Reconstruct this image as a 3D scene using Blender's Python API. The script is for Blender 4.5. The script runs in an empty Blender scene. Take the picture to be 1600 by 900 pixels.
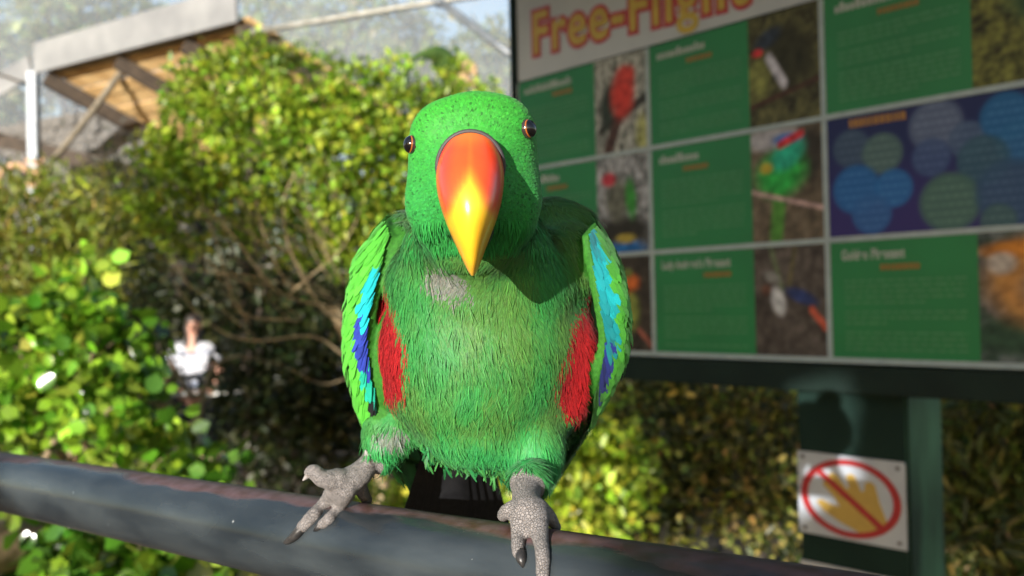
import bpy, bmesh, math, random
import numpy as np
from mathutils import Vector, Matrix, noise, kdtree

random.seed(7)
rng = np.random.default_rng(11)
scene = bpy.context.scene
COL = scene.collection
R = math.radians

# ------------------------------------------------------------------ camera
CAM = Vector((0.0, 0.0, 1.5))
FPX = 1400.0
cam_data = bpy.data.cameras.new("camera")
cam_data.sensor_width = 36.0
cam_data.lens = 36.0 * FPX / 1600.0
cam_data.clip_start = 0.02
cam_data.clip_end = 400.0
cam_data.dof.use_dof = True
cam_data.dof.focus_distance = 0.405
cam_data.dof.aperture_fstop = 9.5
cam = bpy.data.objects.new("camera", cam_data)
COL.objects.link(cam)
CROT = (Matrix.Rotation(R(90.82), 4, 'X') @ Matrix.Rotation(R(-1.3), 4, 'Z'))
cam.matrix_world = Matrix.Translation(CAM) @ CROT
scene.camera = cam

# ------------------------------------------------------------------ world, sun, exposure
SUN_AZ, SUN_EL = R(-156.0), R(10.0)          # azimuth from +Y towards +X
TO_SUN = Vector((math.sin(SUN_AZ) * math.cos(SUN_EL), math.cos(SUN_AZ) * math.cos(SUN_EL), math.sin(SUN_EL)))
world = bpy.data.worlds.new("World")
scene.world = world
world.use_nodes = True
wn = world.node_tree.nodes
sky = wn.new("ShaderNodeTexSky")
sky.sky_type = 'NISHITA'
sky.sun_disc = False
sky.sun_elevation = SUN_EL
sky.sun_rotation = SUN_AZ
sky.air_density = 1.0
sky.dust_density = 1.6
bg = wn["Background"]
bg.inputs[1].default_value = 0.115
world.node_tree.links.new(sky.outputs[0], bg.inputs[0])
sd = bpy.data.lights.new("sun", 'SUN')
sd.energy = 4.8
sd.angle = R(0.5)
sd.color = (1.0, 0.965, 0.91)
sun = bpy.data.objects.new("sun", sd)
COL.objects.link(sun)
sun.rotation_euler = TO_SUN.to_track_quat('Z', 'Y').to_euler()
sun.location = TO_SUN * 30
scene.view_settings.view_transform = 'Standard'
scene.view_settings.look = 'None'
scene.view_settings.exposure = 1.0
scene.view_settings.gamma = 1.0
scene.render.engine = 'CYCLES'
scene.cycles.use_denoising = True
scene.cycles.max_bounces = 8
scene.cycles.transparent_max_bounces = 16

# ------------------------------------------------------------------ helpers
CR = CROT.to_3x3()
AX, AU, AF = CR @ Vector((1, 0, 0)), CR @ Vector((0, 1, 0)), CR @ Vector((0, 0, -1))

def ray(px, py):
    return AF + AX * ((px - 800.0) / FPX) + AU * ((450.0 - py) / FPX)

def at(px, py, d):
    return CAM + ray(px, py) * d

def sstep(a, b, x):
    t = np.clip((x - a) / (b - a), 0.0, 1.0)
    return t * t * (3 - 2 * t)

def ground_h(x, y):
    return 0.3 - 0.56 * float(sstep(1.8, 7.5, y))

def tag(o, label=None, cat=None, group=None, kind=None):
    if label: o["label"] = label
    if cat: o["category"] = cat
    if group: o["group"] = group
    if kind: o["kind"] = kind
    return o

def thing(name, loc, label, cat, group=None):
    o = bpy.data.objects.new(name, None)
    o.empty_display_size = 0.05
    COL.objects.link(o)
    o.location = loc
    return tag(o, label, cat, group)

def root_of(o):
    p = Vector((0, 0, 0))
    while o is not None:
        p += o.location
        o = o.parent
    return p

def link(name, me, mat=None, parent=None, kind=None):
    """link a mesh given in world coordinates, under a thing or a part"""
    o = bpy.data.objects.new(name, me)
    COL.objects.link(o)
    if mat is not None and len(me.materials) == 0:
        me.materials.append(mat)
    if parent is not None:
        o.parent = parent
        o.matrix_parent_inverse = Matrix.Translation(-root_of(parent))
    if kind: o["kind"] = kind
    return o

def mesh_np(name, V, F, smooth=False, col=None):
    me = bpy.data.meshes.new(name)
    V = np.ascontiguousarray(V, dtype=np.float32)
    F = np.ascontiguousarray(F, dtype=np.int32)
    n, k = F.shape
    me.vertices.add(len(V)); me.vertices.foreach_set("co", V.ravel())
    me.loops.add(n * k); me.loops.foreach_set("vertex_index", F.ravel())
    me.polygons.add(n)
    me.polygons.foreach_set("loop_start", np.arange(0, n * k, k, dtype=np.int32))
    me.polygons.foreach_set("loop_total", np.full(n, k, dtype=np.int32))
    if smooth:
        me.polygons.foreach_set("use_smooth", np.ones(n, dtype=bool))
    me.update(calc_edges=True)
    if col is not None: set_col(me, col)
    return me

def set_col(me, col):
    a = me.color_attributes.new("Col", 'FLOAT_COLOR', 'POINT')
    c = np.ones((len(me.vertices), 4), dtype=np.float32)
    c[:, :3] = np.clip(col, 0, 1)
    a.data.foreach_set("color", c.ravel())

def mesh_py(name, verts, faces, smooth=False):
    me = bpy.data.meshes.new(name)
    me.from_pydata([tuple(v) for v in verts], [], faces)
    if smooth:
        for p in me.polygons: p.use_smooth = True
    me.update()
    return me

def mesh_bm(name, bm, smooth=False):
    bmesh.ops.recalc_face_normals(bm, faces=bm.faces)
    me = bpy.data.meshes.new(name)
    bm.to_mesh(me); bm.free()
    if smooth:
        for p in me.polygons: p.use_smooth = True
    return me

def box_bm(c, ex, ey, ez, bevel=0.0, bm=None):
    """oriented box: centre and three half-axis vectors"""
    own = bm is None
    if own: bm = bmesh.new()
    c = Vector(c)
    vs = [bm.verts.new(c + ex * sx + ey * sy + ez * sz) for sx in (-1, 1) for sy in (-1, 1) for sz in (-1, 1)]
    fs = []
    for q in ((0, 1, 3, 2), (4, 6, 7, 5), (0, 4, 5, 1), (2, 3, 7, 6), (0, 2, 6, 4), (1, 5, 7, 3)):
        fs.append(bm.faces.new([vs[i] for i in q]))
    if bevel:
        es = list({e for f in fs for e in f.edges})
        bmesh.ops.bevel(bm, geom=es, offset=bevel, segments=2, affect='EDGES')
    return bm

def box(name, c, ex, ey, ez, mat, parent=None, bevel=0.0, kind=None):
    return link(name, mesh_bm(name, box_bm(c, ex, ey, ez, bevel)), mat, parent, kind)

def beam_bm(a, b, w, h, bevel=0.0, up=Vector((0, 0, 1)), bm=None):
    a, b = Vector(a), Vector(b)
    d = (b - a)
    s = d.cross(up)
    if s.length < 1e-6: s = Vector((1, 0, 0))
    s.normalize()
    u = s.cross(d).normalized()
    return box_bm((a + b) / 2, d / 2, s * (w / 2), u * (h / 2), bevel, bm)

def beam(name, a, b, w, h, mat, parent=None, bevel=0.0):
    return link(name, mesh_bm(name, beam_bm(a, b, w, h, bevel)), mat, parent)

def catmull(pts, n):
    pts = [np.array(p, dtype=float) for p in pts]
    P = [2 * pts[0] - pts[1]] + pts + [2 * pts[-1] - pts[-2]]
    out = []
    for i in range(1, len(P) - 2):
        for k in range(n):
            t = k / n
            a, b, c, d = P[i - 1], P[i], P[i + 1], P[i + 2]
            out.append(0.5 * ((2 * b) + (-a + c) * t + (2 * a - 5 * b + 4 * c - d) * t * t + (-a + 3 * b - 3 * c + d) * t ** 3))
    out.append(pts[-1])
    return np.array(out)

def tube_data(pts, rad, sides=8, sub=3):
    """smooth tapered tube through points; returns verts, quad faces"""
    n = len(pts)
    P4 = catmull([list(p) + [r] for p, r in zip(pts, rad)], sub)
    V, F = [], []
    prev = None
    for i, p in enumerate(P4):
        q = P4[min(i + 1, len(P4) - 1)][:3] - P4[max(i - 1, 0)][:3]
        q = Vector(q).normalized()
        if prev is None:
            s = q.orthogonal().normalized()
        else:
            s = (prev - q * prev.dot(q)).normalized()
        prev = s
        t = q.cross(s)
        for k in range(sides):
            a = 2 * math.pi * k / sides
            V.append(Vector(p[:3]) + (s * math.cos(a) + t * math.sin(a)) * max(p[3], 1e-4))
        if i:
            for k in range(sides):
                a0 = (i - 1) * sides + k; a1 = (i - 1) * sides + (k + 1) % sides
                F.append((a0, a1, a1 + sides, a0 + sides))
    m = len(P4)
    F.append(tuple(range(sides))[::-1])
    F.append(tuple(range((m - 1) * sides, m * sides)))
    return V, F

def join_data(parts):
    V, F = [], []
    for v, f in parts:
        o = len(V)
        V += list(v)
        F += [tuple(i + o for i in q) for q in f]
    return V, F

def tube(name, pts, rad, mat, parent=None, sides=10, sub=4):
    v, f = tube_data(pts, rad, sides, sub)
    return link(name, mesh_py(name, v, f, True), mat, parent)

# ------------------------------------------------------------------ materials
def new_mat(name):
    m = bpy.data.materials.new(name)
    m.use_nodes = True
    return m, m.node_tree.nodes, m.node_tree.links, m.node_tree.nodes["Principled BSDF"]

def mat_noise(name, c1, c2, scale=20.0, rough=0.7, bump=0.2, bscale=None, metallic=0.0, detail=6.0, stretch=(1, 1, 1), spec=0.5, dist=0.005):
    m, n, l, b = new_mat(name)
    tc = n.new("ShaderNodeTexCoord")
    mp = n.new("ShaderNodeMapping"); mp.inputs["Scale"].default_value = stretch
    l.new(tc.outputs["Object"], mp.inputs[0])
    t = n.new("ShaderNodeTexNoise"); t.inputs["Scale"].default_value = scale; t.inputs["Detail"].default_value = detail
    l.new(mp.outputs[0], t.inputs["Vector"])
    r = n.new("ShaderNodeValToRGB")
    r.color_ramp.elements[0].position = 0.32; r.color_ramp.elements[1].position = 0.68
    r.color_ramp.elements[0].color = (*c1, 1); r.color_ramp.elements[1].color = (*c2, 1)
    l.new(t.outputs["Fac"], r.inputs[0]); l.new(r.outputs[0], b.inputs["Base Color"])
    b.inputs["Roughness"].default_value = rough; b.inputs["Metallic"].default_value = metallic
    b.inputs["Specular IOR Level"].default_value = spec
    if bump:
        t2 = n.new("ShaderNodeTexNoise"); t2.inputs["Scale"].default_value = bscale or scale * 2; t2.inputs["Detail"].default_value = 8
        l.new(mp.outputs[0], t2.inputs["Vector"])
        bp = n.new("ShaderNodeBump"); bp.inputs["Strength"].default_value = bump; bp.inputs["Distance"].default_value = dist
        l.new(t2.outputs["Fac"], bp.inputs["Height"]); l.new(bp.outputs[0], b.inputs["Normal"])
    return m

def mat_plain(name, c, rough=0.5, var=0.06, scale=40.0, **k):
    d = tuple(max(0, x * (1 - var * 2)) for x in c); e = tuple(min(1, x * (1 + var)) for x in c)
    return mat_noise(name, d, e, scale, rough, k.pop("bump", 0.05), **k)

def mat_attr(name, rough=0.6, translucent=0.0, spec=0.3, nscale=0.0, namt=0.0, sheen=0.0, bump=0.0, bscale=300.0, bdist=0.001, coat=0.0):
    m, n, l, b = new_mat(name)
    a = n.new("ShaderNodeAttribute"); a.attribute_name = "Col"
    src = a.outputs["Color"]
    if namt:
        tc = n.new("ShaderNodeTexCoord")
        t = n.new("ShaderNodeTexNoise"); t.inputs["Scale"].default_value = nscale; t.inputs["Detail"].default_value = 6
        l.new(tc.outputs["Object"], t.inputs["Vector"])
        mr = n.new("ShaderNodeMapRange"); mr.inputs[1].default_value = 0.3; mr.inputs[2].default_value = 0.7
        mr.inputs[3].default_value = 1 - namt; mr.inputs[4].default_value = 1 + namt
        l.new(t.outputs["Fac"], mr.inputs[0])
        mx = n.new("ShaderNodeVectorMath"); mx.operation = 'SCALE'
        l.new(src, mx.inputs[0]); l.new(mr.outputs[0], mx.inputs["Scale"])
        src = mx.outputs[0]
    l.new(src, b.inputs["Base Color"])
    b.inputs["Roughness"].default_value = rough
    b.inputs["Specular IOR Level"].default_value = spec
    if sheen: b.inputs["Sheen Weight"].default_value = sheen
    if coat:
        b.inputs["Coat Weight"].default_value = coat; b.inputs["Coat Roughness"].default_value = 0.12
    if bump:
        tc = n.new("ShaderNodeTexCoord")
        t2 = n.new("ShaderNodeTexNoise"); t2.inputs["Scale"].default_value = bscale; t2.inputs["Detail"].default_value = 4
        l.new(tc.outputs["Object"], t2.inputs["Vector"])
        bp = n.new("ShaderNodeBump"); bp.inputs["Strength"].default_value = bump; bp.inputs["Distance"].default_value = bdist
        l.new(t2.outputs["Fac"], bp.inputs["Height"]); l.new(bp.outputs[0], b.inputs["Normal"])
    if translucent:
        tr = n.new("ShaderNodeBsdfTranslucent")
        l.new(src, tr.inputs["Color"])
        mx = n.new("ShaderNodeMixShader"); mx.inputs[0].default_value = translucent
        l.new(b.outputs[0], mx.inputs[1]); l.new(tr.outputs[0], mx.inputs[2])
        l.new(mx.outputs[0], n["Material Output"].inputs[0])
    return m

M_leaf = mat_attr("leaf", rough=0.42, translucent=0.38, spec=0.45)
M_leaf_gloss = mat_attr("glossy_leaf", rough=0.2, translucent=0.28, spec=0.6)
M_feather = mat_attr("feather", rough=0.55, translucent=0.12, spec=0.25, sheen=0.1)
M_print = mat_attr("print", rough=0.55, spec=0.25)
M_bark = mat_noise("bark", (0.10, 0.07, 0.04), (0.30, 0.22, 0.13), 30, 0.85, 0.5, 60, stretch=(1, 1, 0.3))
M_twig = mat_noise("pale_twig", (0.16, 0.115, 0.06), (0.36, 0.27, 0.15), 25, 0.8, 0.4, 80)
M_darkbark = mat_noise("dark_bark", (0.03, 0.024, 0.018), (0.09, 0.07, 0.05), 25, 0.9, 0.5, 60)
M_ground = mat_noise("leaf_litter", (0.03, 0.022, 0.014), (0.12, 0.085, 0.05), 6, 0.95, 0.6, 40, dist=0.02)
M_darkgreen = mat_noise("dark_green_paint", (0.003, 0.010, 0.008), (0.005, 0.015, 0.011), 12, 0.6, 0.08, 60, spec=.2)
M_steel = mat_noise("galvanised_steel", (0.11, 0.125, 0.14), (0.17, 0.19, 0.21), 18, 0.5, 0.1, 60, metallic=0.4)
M_fascia = mat_noise("weathered_white_sheet", (0.145, 0.15, 0.155), (0.215, 0.22, 0.22), 3.0, 0.6, 0.1, 20)

# ------------------------------------------------------------------ ground
gx = np.concatenate([np.linspace(-160, -14, 12), np.linspace(-13, 13, 66), np.linspace(14, 160, 12)])
gy = np.concatenate([np.linspace(-60, -7, 8), np.linspace(-6, 16, 56), np.linspace(18, 260, 12)])
GX, GY = np.meshgrid(gx, gy)
near = (np.abs(GX) < 14) & (GY > -7) & (GY < 17)
GZ = 0.3 - 0.56 * sstep(1.8, 7.5, GY) + near * 0.03 * (np.sin(GX * 2.3 + GY) * np.cos(GY * 1.9 - GX * .7)) - 0.02
gi = np.arange(GX.size).reshape(GX.shape)
GF = np.stack([gi[:-1, :-1], gi[:-1, 1:], gi[1:, 1:], gi[1:, :-1]], -1).reshape(-1, 4)
g = link("ground", mesh_np("ground", np.stack([GX, GY, GZ], -1).reshape(-1, 3), GF, True), M_ground)
tag(g, kind="structure")

# ------------------------------------------------------------------ foliage
DIAMOND = (np.array([[0, 0, 0], [.42, .5, .06], [1, 0, -.10], [.42, -.5, .06]]), np.array([[0, 2, 1], [0, 3, 2]]))
OVAL = (np.array([[0, 0, 0], [.22, .40, .05], [.68, .42, .03], [1, 0, -.12], [.68, -.42, .03], [.22, -.40, .05]]),
        np.array([[0, 3, 2, 1], [0, 5, 4, 3]]))
ROUND = (np.array([[0, 0, 0], [.15, .42, .06], [.6, .56, .04], [1, 0, -.1], [.6, -.56, .04], [.15, -.42, .06]]),
         np.array([[0, 3, 2, 1], [0, 5, 4, 3]]))

def unit(a):
    return a / np.maximum(np.linalg.norm(a, axis=-1, keepdims=True), 1e-9)

def cards(name, P, A, N, L, W, C, shape=DIAMOND, smooth=False, tipcol=None):
    """many small leaf or feather blades in one mesh"""
    T, F = shape
    A = unit(A)
    N = unit(N - A * (N * A).sum(-1, keepdims=True))
    S = np.cross(N, A)
    L = np.broadcast_to(np.asarray(L, float), (len(P),)); W = np.broadcast_to(np.asarray(W, float), (len(P),))
    V = (P[:, None, :] + A[:, None, :] * (T[None, :, 0, None] * L[:, None, None])
         + S[:, None, :] * (T[None, :, 1, None] * W[:, None, None])
         + N[:, None, :] * (T[None, :, 2, None] * L[:, None, None]))
    k = len(T)
    FF = (F[None] + (np.arange(len(P)) * k)[:, None, None]).reshape(-1, F.shape[1])
    CC = np.repeat(C[:, None, :], k, axis=1)
    if tipcol is not None:
        w = T[None, :, 0, None]
        CC = CC * (1 - w) + tipcol[:, None, :] * w
    return mesh_np(name, V.reshape(-1, 3), FF, smooth, CC.reshape(-1, 3))

def rand_dir(n):
    return unit(rng.normal(size=(n, 3)))

def crown(name, blobs, n_clusters, per, rc, L, wratio, colors, parent, mat=M_leaf, shape=DIAMOND, shell=0.55, upbias=0.5, keep=None, cvar=0.35, lvar=0.35, droop=0.0):
    """blobs: (centre, radii); leaves gathered in clumps spread through the blobs' volume"""
    vol = np.array([b[1][0] * b[1][1] * b[1][2] for b in blobs]) ** 0.75
    cnt = np.maximum(1, (n_clusters * vol / vol.sum()).astype(int))
    PP, AA, NN, CC = [], [], [], []
    cols = np.array(colors)
    for (c, r), n in zip(blobs, cnt):
        d = rand_dir(n)
        rad = rng.random(n) ** (1 / 3.0)
        rad = rad * (1 - shell) + shell * (0.75 + 0.35 * rng.random(n))
        cc = np.array(c) + d * rad[:, None] * np.array(r)
        base = cols[rng.integers(0, len(cols), n)] * (1 + cvar * (rng.random((n, 1)) - .5) * 2)
        m = np.maximum(3, rng.poisson(per, n))
        idx = np.repeat(np.arange(n), m)
        off = rng.normal(size=(len(idx), 3)) * rc * np.array([1, 1, .75])
        P = cc[idx] + off
        out = unit(d[idx] + 0.8 * unit(off))
        A = unit(out * .7 + rng.normal(size=P.shape) * .55 + np.array([0, 0, .15 - droop]))
        N = unit(np.array([0, 0, upbias]) + out * .5 + rng.normal(size=P.shape) * .45)
        col = base[idx] * (1 + lvar * (rng.random((len(idx), 1)) - .5) * 2) * (1 + .12 * rng.normal(size=(len(idx), 3)))
        PP.append(P); AA.append(A); NN.append(N); CC.append(col)
    P, A, N, C = map(np.concatenate, (PP, AA, NN, CC))
    if keep is not None:
        k = keep(P)
        P, A, N, C = P[k], A[k], N[k], C[k]
    LL = L * (0.65 + 0.7 * rng.random(len(P)))
    return link(name, cards(name, P, A, N, LL, LL * wratio, C, shape), mat, parent)

def limbs(name, polylines, mat, parent, sides=7, sub=3):
    V, F = join_data([tube_data(p, r, sides, sub) for p, r in polylines])
    return link(name, mesh_py(name, V, F, True), mat, parent)

def wob(a, b, n, amp):
    a, b = Vector(a), Vector(b)
    out = []
    for i in range(n + 1):
        t = i / n
        p = a.lerp(b, t)
        if 0 < i < n:
            p += Vector(rng.normal(size=3) * amp)
        out.append(p)
    return out

def auto_limbs(base, fork, blobs, r0, extra=2):
    pl = [(wob(base, fork, 3, r0 * .6), [r0, r0 * .85, r0 * .75, r0 * .65])]
    for c, r in blobs:
        c = Vector(c)
        pl.append((wob(fork, c, 3, (c - fork).length * .06), [r0 * .55, r0 * .4, r0 * .28, r0 * .15]))
        for k in range(extra):
            d = Vector(rand_dir(1)[0]) * 0.75
            e = c + Vector((d.x * r[0], d.y * r[1], abs(d.z) * r[2]))
            pl.append((wob(c.lerp(fork, .3), e, 3, .04), [r0 * .25, r0 * .18, r0 * .12, r0 * .05]))
    return pl

def plant(name, label, cat, blobs, base_xy, r0, fork_h, group=None, bark=M_bark, limb_ok=None, **kw):
    gz = ground_h(*base_xy)
    base = Vector((base_xy[0], base_xy[1], gz - .06))
    t = thing(name, (base_xy[0], base_xy[1], gz), label, cat, group)
    fork = Vector((base_xy[0], base_xy[1], gz + fork_h))
    pl = auto_limbs(base, fork, blobs, r0)
    if limb_ok is not None:
        pl = [q for i, q in enumerate(pl) if i == 0 or limb_ok(catmull([tuple(p) for p in q[0]], 12)).all()]
    limbs("trunk", pl, bark, t)
    crown("crown", blobs, parent=t, **kw)
    return t

def blob(px, py, d, rx, rz, ry=None):
    s = d / FPX
    return (tuple(at(px, py, d)), (rx * s, (ry if ry else (rx + rz) / 2) * s, rz * s))
# ------------------------------------------------------------------ timber shelter at the back
M_timber = mat_noise("dark_timber", (.022, .016, .011), (.07, .05, .034), 14, .85, .5, 50, stretch=(1, 1, 3))
M_ochre = mat_noise("ochre_ceiling_board", (.36, .22, .085), (.60, .42, .20), 3.2, .8, .5, 14, stretch=(1, 2.5, 1), dist=.02)
M_stone = mat_noise("grey_stone", (.035, .033, .03), (.21, .20, .185), 5, .9, .7, 25, dist=.02)
M_mortar = mat_noise("dark_mortar", (.03, .028, .026), (.07, .065, .06), 12, .95, .5)
M_rope = mat_noise("tan_rope", (.38, .21, .12), (.62, .40, .25), 60, .85, .5, 120)
SA = at(62, 118, 10.0)                        # near left corner of the roof edge
VD = ray(-1550, 490); fas = -Vector((VD.x, VD.y, 0)).normalized()      # along the fascia, towards the right
bk = Vector((-fas.y, fas.x, 0))
if bk.y < 0: bk = -bk
# roof runs back along the purlin direction seen in the picture
pd = at(258, 226, 10.6) - SA; pd.normalize()          # the roof falls towards the back
zr = SA.z
shel = thing("shelter", (SA.x + pd.x * 2, SA.y + pd.y * 2, ground_h(0, 9)), "open shelter with ochre ceiling boards, pale fascia, dark beams and rough stone wall", "shelter")
LF, LB = 3.2, 2.2
rn = fas.cross(pd).normalized()
if rn.z < 0: rn = -rn
# ceiling boards
nb = 11
for i in range(nb):
    t0, t1 = LB * i / nb + .01, LB * (i + 1) / nb - .01
    c = SA + fas * (LF / 2 + .02) + pd * ((t0 + t1) / 2) + rn * (.10 + .012 * (i % 2))
    box("ceiling_board", c, fas * (LF / 2), pd * ((t1 - t0) / 2), rn * .018, M_ochre, shel, .006)
# purlins below the boards
for f, w in ((.0, .16), (1.25, .09), (2.3, .09), (3.14, .10)):
    a = SA + fas * f + pd * .06 + rn * .0; b = a + pd * (LB - .1)
    beam("beam", a, b, w, .15, M_timber, shel, .01)
# fascia sheet along the front edge, and its return at the left
beam("fascia", SA - pd * .04 + Vector((0, 0, .17)) - fas * .03, SA - pd * .04 + fas * LF + Vector((0, 0, .17)), .035, .34, M_fascia, shel, .006)
a = SA - fas * .16 + Vector((0, 0, .13)); b = at(-70, 175, 10.6)
beam("fascia", a, b, .03, .26, M_fascia, shel, .006)
# steel post and braces
pz = ground_h(0, 9) - .1
pc = at(52, 130, 10.02)
beam("steel_post", (pc.x, pc.y, pz), (pc.x, pc.y, zr + .05), .105, .105, M_steel, shel, .008)
for q in (SA + fas * (LF - .1) + pd * .1, SA + fas * (LF - .1) + pd * (LB - .2), SA + fas * .9 + pd * (LB - .2)):
    beam("timber_post", (q.x, q.y, pz), (q.x, q.y, q.z + .05), .12, .12, M_timber, shel, .008)
M_wood = mat_noise("weathered_brace", (.10, .085, .06), (.22, .19, .14), 16, .8, .3)
tube("brace", [at(195, 104, 9.7), at(140, 180, 9.9), at(82, 252, 10.1)], [.035] * 3, M_wood, shel, 10, 2)
tube("brace", [at(-40, 215, 9.9), at(0, 248, 9.95), at(48, 288, 10.05)], [.04] * 3, M_steel, shel, 10, 2)
tube("stay_wire", [at(-30, 108, 9.6), at(10, 120, 9.8), at(46, 134, 10.0)], [.016] * 3, M_wood, shel, 8, 2)
# stone wall at the back
pdh = Vector((pd.x, pd.y, 0))
w1 = at(285, 300, 11.5); w0 = w1 - fas * 4.2
wd = (w1 - w0); wl = wd.length; wd.normalize(); wn_ = Vector((0, 0, 1)).cross(wd).normalized()
if wn_.y > 0: wn_ = -wn_
wt = zr + .1; wb = ground_h(0, 12) - .1
box("wall_core", (w0 + w1) / 2 * 1.0 + Vector((0, 0, (wt + wb) / 2 - w1.z)) - wn_ * .2, wd * (wl / 2), wn_ * .16, Vector((0, 0, (wt - wb) / 2)), M_mortar, shel)
stones = []
for k in range(6):
    bm = bmesh.new()
    bmesh.ops.create_cube(bm, size=1.0)
    bmesh.ops.subdivide_edges(bm, edges=bm.edges[:], cuts=1, use_grid_fill=True)
    for v in bm.verts:
        n_ = v.co.normalized()
        v.co = (v.co * .55 + n_ * .38) * (1 + rng.normal() * .08)
    me = mesh_bm("stone", bm); me.materials.append(M_stone); stones.append(me)
zrow = 2.3
cnt = 0
while zrow < wt:
    hgt = random.uniform(.11, .20)
    x = 0.0
    while x < wl:
        ln = random.uniform(.16, .34)
        if cnt < 290:
            o = bpy.data.objects.new("stone", random.choice(stones)); COL.objects.link(o)
            o.parent = shel
            o.matrix_parent_inverse = Matrix.Translation(-shel.location)
            p = w0 + wd * (x + ln / 2) + wn_ * random.uniform(-.05, .03); p.z = zrow + hgt / 2
            rm = Matrix((wd, wn_, Vector((0, 0, 1)))).transposed().to_4x4()
            o.matrix_basis = Matrix.Translation(p) @ rm @ Matrix.Rotation(random.uniform(-.08, .08), 4, 'Y') @ Matrix.Diagonal((ln * 1.02, .22, hgt * 1.02, 1))
            cnt += 1
        x += ln
    zrow += hgt
beam("timber_rail", at(-60, 205, 11.1), at(300, 290, 11.1), .10, .17, M_timber, shel, .01)
# rope wound round the steel post
def coil(name, label, c0, turns, r, rr):
    pts = []
    for k in range(int(turns * 10) + 1):
        a_ = 2 * math.pi * k / 10
        pts.append(c0 + Vector((math.cos(a_) * r, math.sin(a_) * r, -.030 * k / 10 * 2.2 + .03 * math.sin(a_ * .5))))
    v, f = tube_data(pts, [rr] * len(pts), 7, 2)
    o = link(name, mesh_py(name, v, f, True), M_rope)
    return tag(o, label, "rope")
coil("rope", "tan rope wound round the grey steel post of the shelter", at(55, 250, 10.02), 7.2, .082, .024)
lp = []
for k in range(15):
    a_ = math.pi * (.0 + 1.35 * k / 14)
    lp.append(at(46 - 22 + 26 * math.cos(a_), 282 - 24 * math.sin(a_), 9.94 - .004 * k))
v, f = tube_data([at(50, 292, 9.95)] + lp, [.035] * 16, 8, 2)
tag(link("rope", mesh_py("rope", v, f, True), M_rope), "tan rope loop sagging from the steel post beside the stone wall", "rope")

# ------------------------------------------------------------------ aviary frame and netting
fz = at(400, 47, 8.3)
fr = thing("aviary_frame", (at(690, 3, 7.9).x, at(690, 3, 7.9).y, ground_h(0, 8)), "grey steel pipe frame of the aviary with slanting brace above the bright tree", "frame")
pA, pB = at(380, 52, 8.45), at(688, 2, 7.85)
ext = pB + (pB - pA).normalized() * 2.5
tube("top_pipe", [pA, (pA + pB) / 2, pB, ext], [.030] * 4, mat_noise("dull_pipe", (.16, .16, .14), (.30, .30, .27), 12, .5, .1, metallic=.4), fr, 12, 2)
tube("brace_pipe", [at(684, 0, 7.85), at(740, 42, 7.6), at(812, 95, 7.3)], [.036] * 3, M_steel, fr, 12, 2)
bracket = at(686, 3, 7.84)
bm = bmesh.new()
bmesh.ops.create_icosphere(bm, subdivisions=2, radius=.055, matrix=Matrix.Translation(bracket))
link("pipe_joint", mesh_bm("pipe_joint", bm, True), M_steel, fr)
pp_ = at(812, 95, 7.3)
tube("upright_pipe", [(pp_.x, pp_.y, ground_h(0, 7.3) - .1), (pp_.x, pp_.y, 2), (pp_.x, pp_.y, pp_.z + .05)], [.036] * 3, M_steel, fr, 12, 2)

def net_mat():
    m, n, l, b = new_mat("aviary_netting")
    b.inputs["Base Color"].default_value = (.40, .44, .50, 1); b.inputs["Roughness"].default_value = .8
    tr = n.new("ShaderNodeBsdfTransparent")
    tl = n.new("ShaderNodeBsdfTranslucent"); tl.inputs[0].default_value = (.40, .44, .50, 1)
    m1 = n.new("ShaderNodeMixShader"); m1.inputs[0].default_value = .35
    l.new(b.outputs[0], m1.inputs[1]); l.new(tl.outputs[0], m1.inputs[2])
    m2 = n.new("ShaderNodeMixShader")
    tc = n.new("ShaderNodeTexCoord")
    ns = n.new("ShaderNodeTexNoise"); ns.inputs["Scale"].default_value = 1.1; ns.inputs["Detail"].default_value = 3
    l.new(tc.outputs["Object"], ns.inputs["Vector"])
    mr = n.new("ShaderNodeMapRange"); mr.inputs[1].default_value = .3; mr.inputs[2].default_value = .7; mr.inputs[3].default_value = .74; mr.inputs[4].default_value = .58
    l.new(ns.outputs["Fac"], mr.inputs[0]); l.new(mr.outputs[0], m2.inputs[0])
    l.new(m1.outputs[0], m2.inputs[1]); l.new(tr.outputs[0], m2.inputs[2])
    l.new(m2.outputs[0], n["Material Output"].inputs[0])
    return m
# netting stretched behind the shelter and the trees, sagging slightly
nv_, nh_ = 14, 50
n0, n1 = at(-260, 480, 16.0), at(1000, 470, 14.0)
V, F = [], []
for j in range(nv_ + 1):
    for i in range(nh_ + 1):
        t, u = i / nh_, j / nv_
        p = n0.lerp(n1, t)
        sag = .22 * math.sin(math.pi * ((t * 5) % 1)) * math.sin(math.pi * u)
        V.append((p.x, p.y - sag, ground_h(0, 12) - .02 + u * 9.5))
for j in range(nv_):
    for i in range(nh_):
        a_ = j * (nh_ + 1) + i
        F.append((a_, a_ + 1, a_ + nh_ + 2, a_ + nh_ + 1))
tag(link("netting", mesh_py("netting", V, F, True), net_mat()), "fine white bird netting hung behind the shelter and the trees", "netting")
# ------------------------------------------------------------------ information sign
SV = ray(-518, 505)
SU = -Vector((SV.x, SV.y, 0)).normalized()           # along the board, to the right
SN = Vector((-SU.y, SU.x, 0)) if (Vector((-SU.y, SU.x, 0))).dot(CAM - at(1300, 470, 2.0)) > 0 else Vector((SU.y, -SU.x, 0))
SP = at(1300, 470, 2.0)
UP = Vector((0, 0, 1))

def suv(px, py, off=0.0):
    """board coordinates (along, up) of a pixel on the board's face"""
    d = ray(px, py)
    t = (SP + SN * off - CAM).dot(SN) / d.dot(SN)
    p = CAM + d * t - SP
    return p.dot(SU), p.z

def sp(u, v, off=0.0):
    return SP + SU * u + UP * v + SN * off

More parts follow.
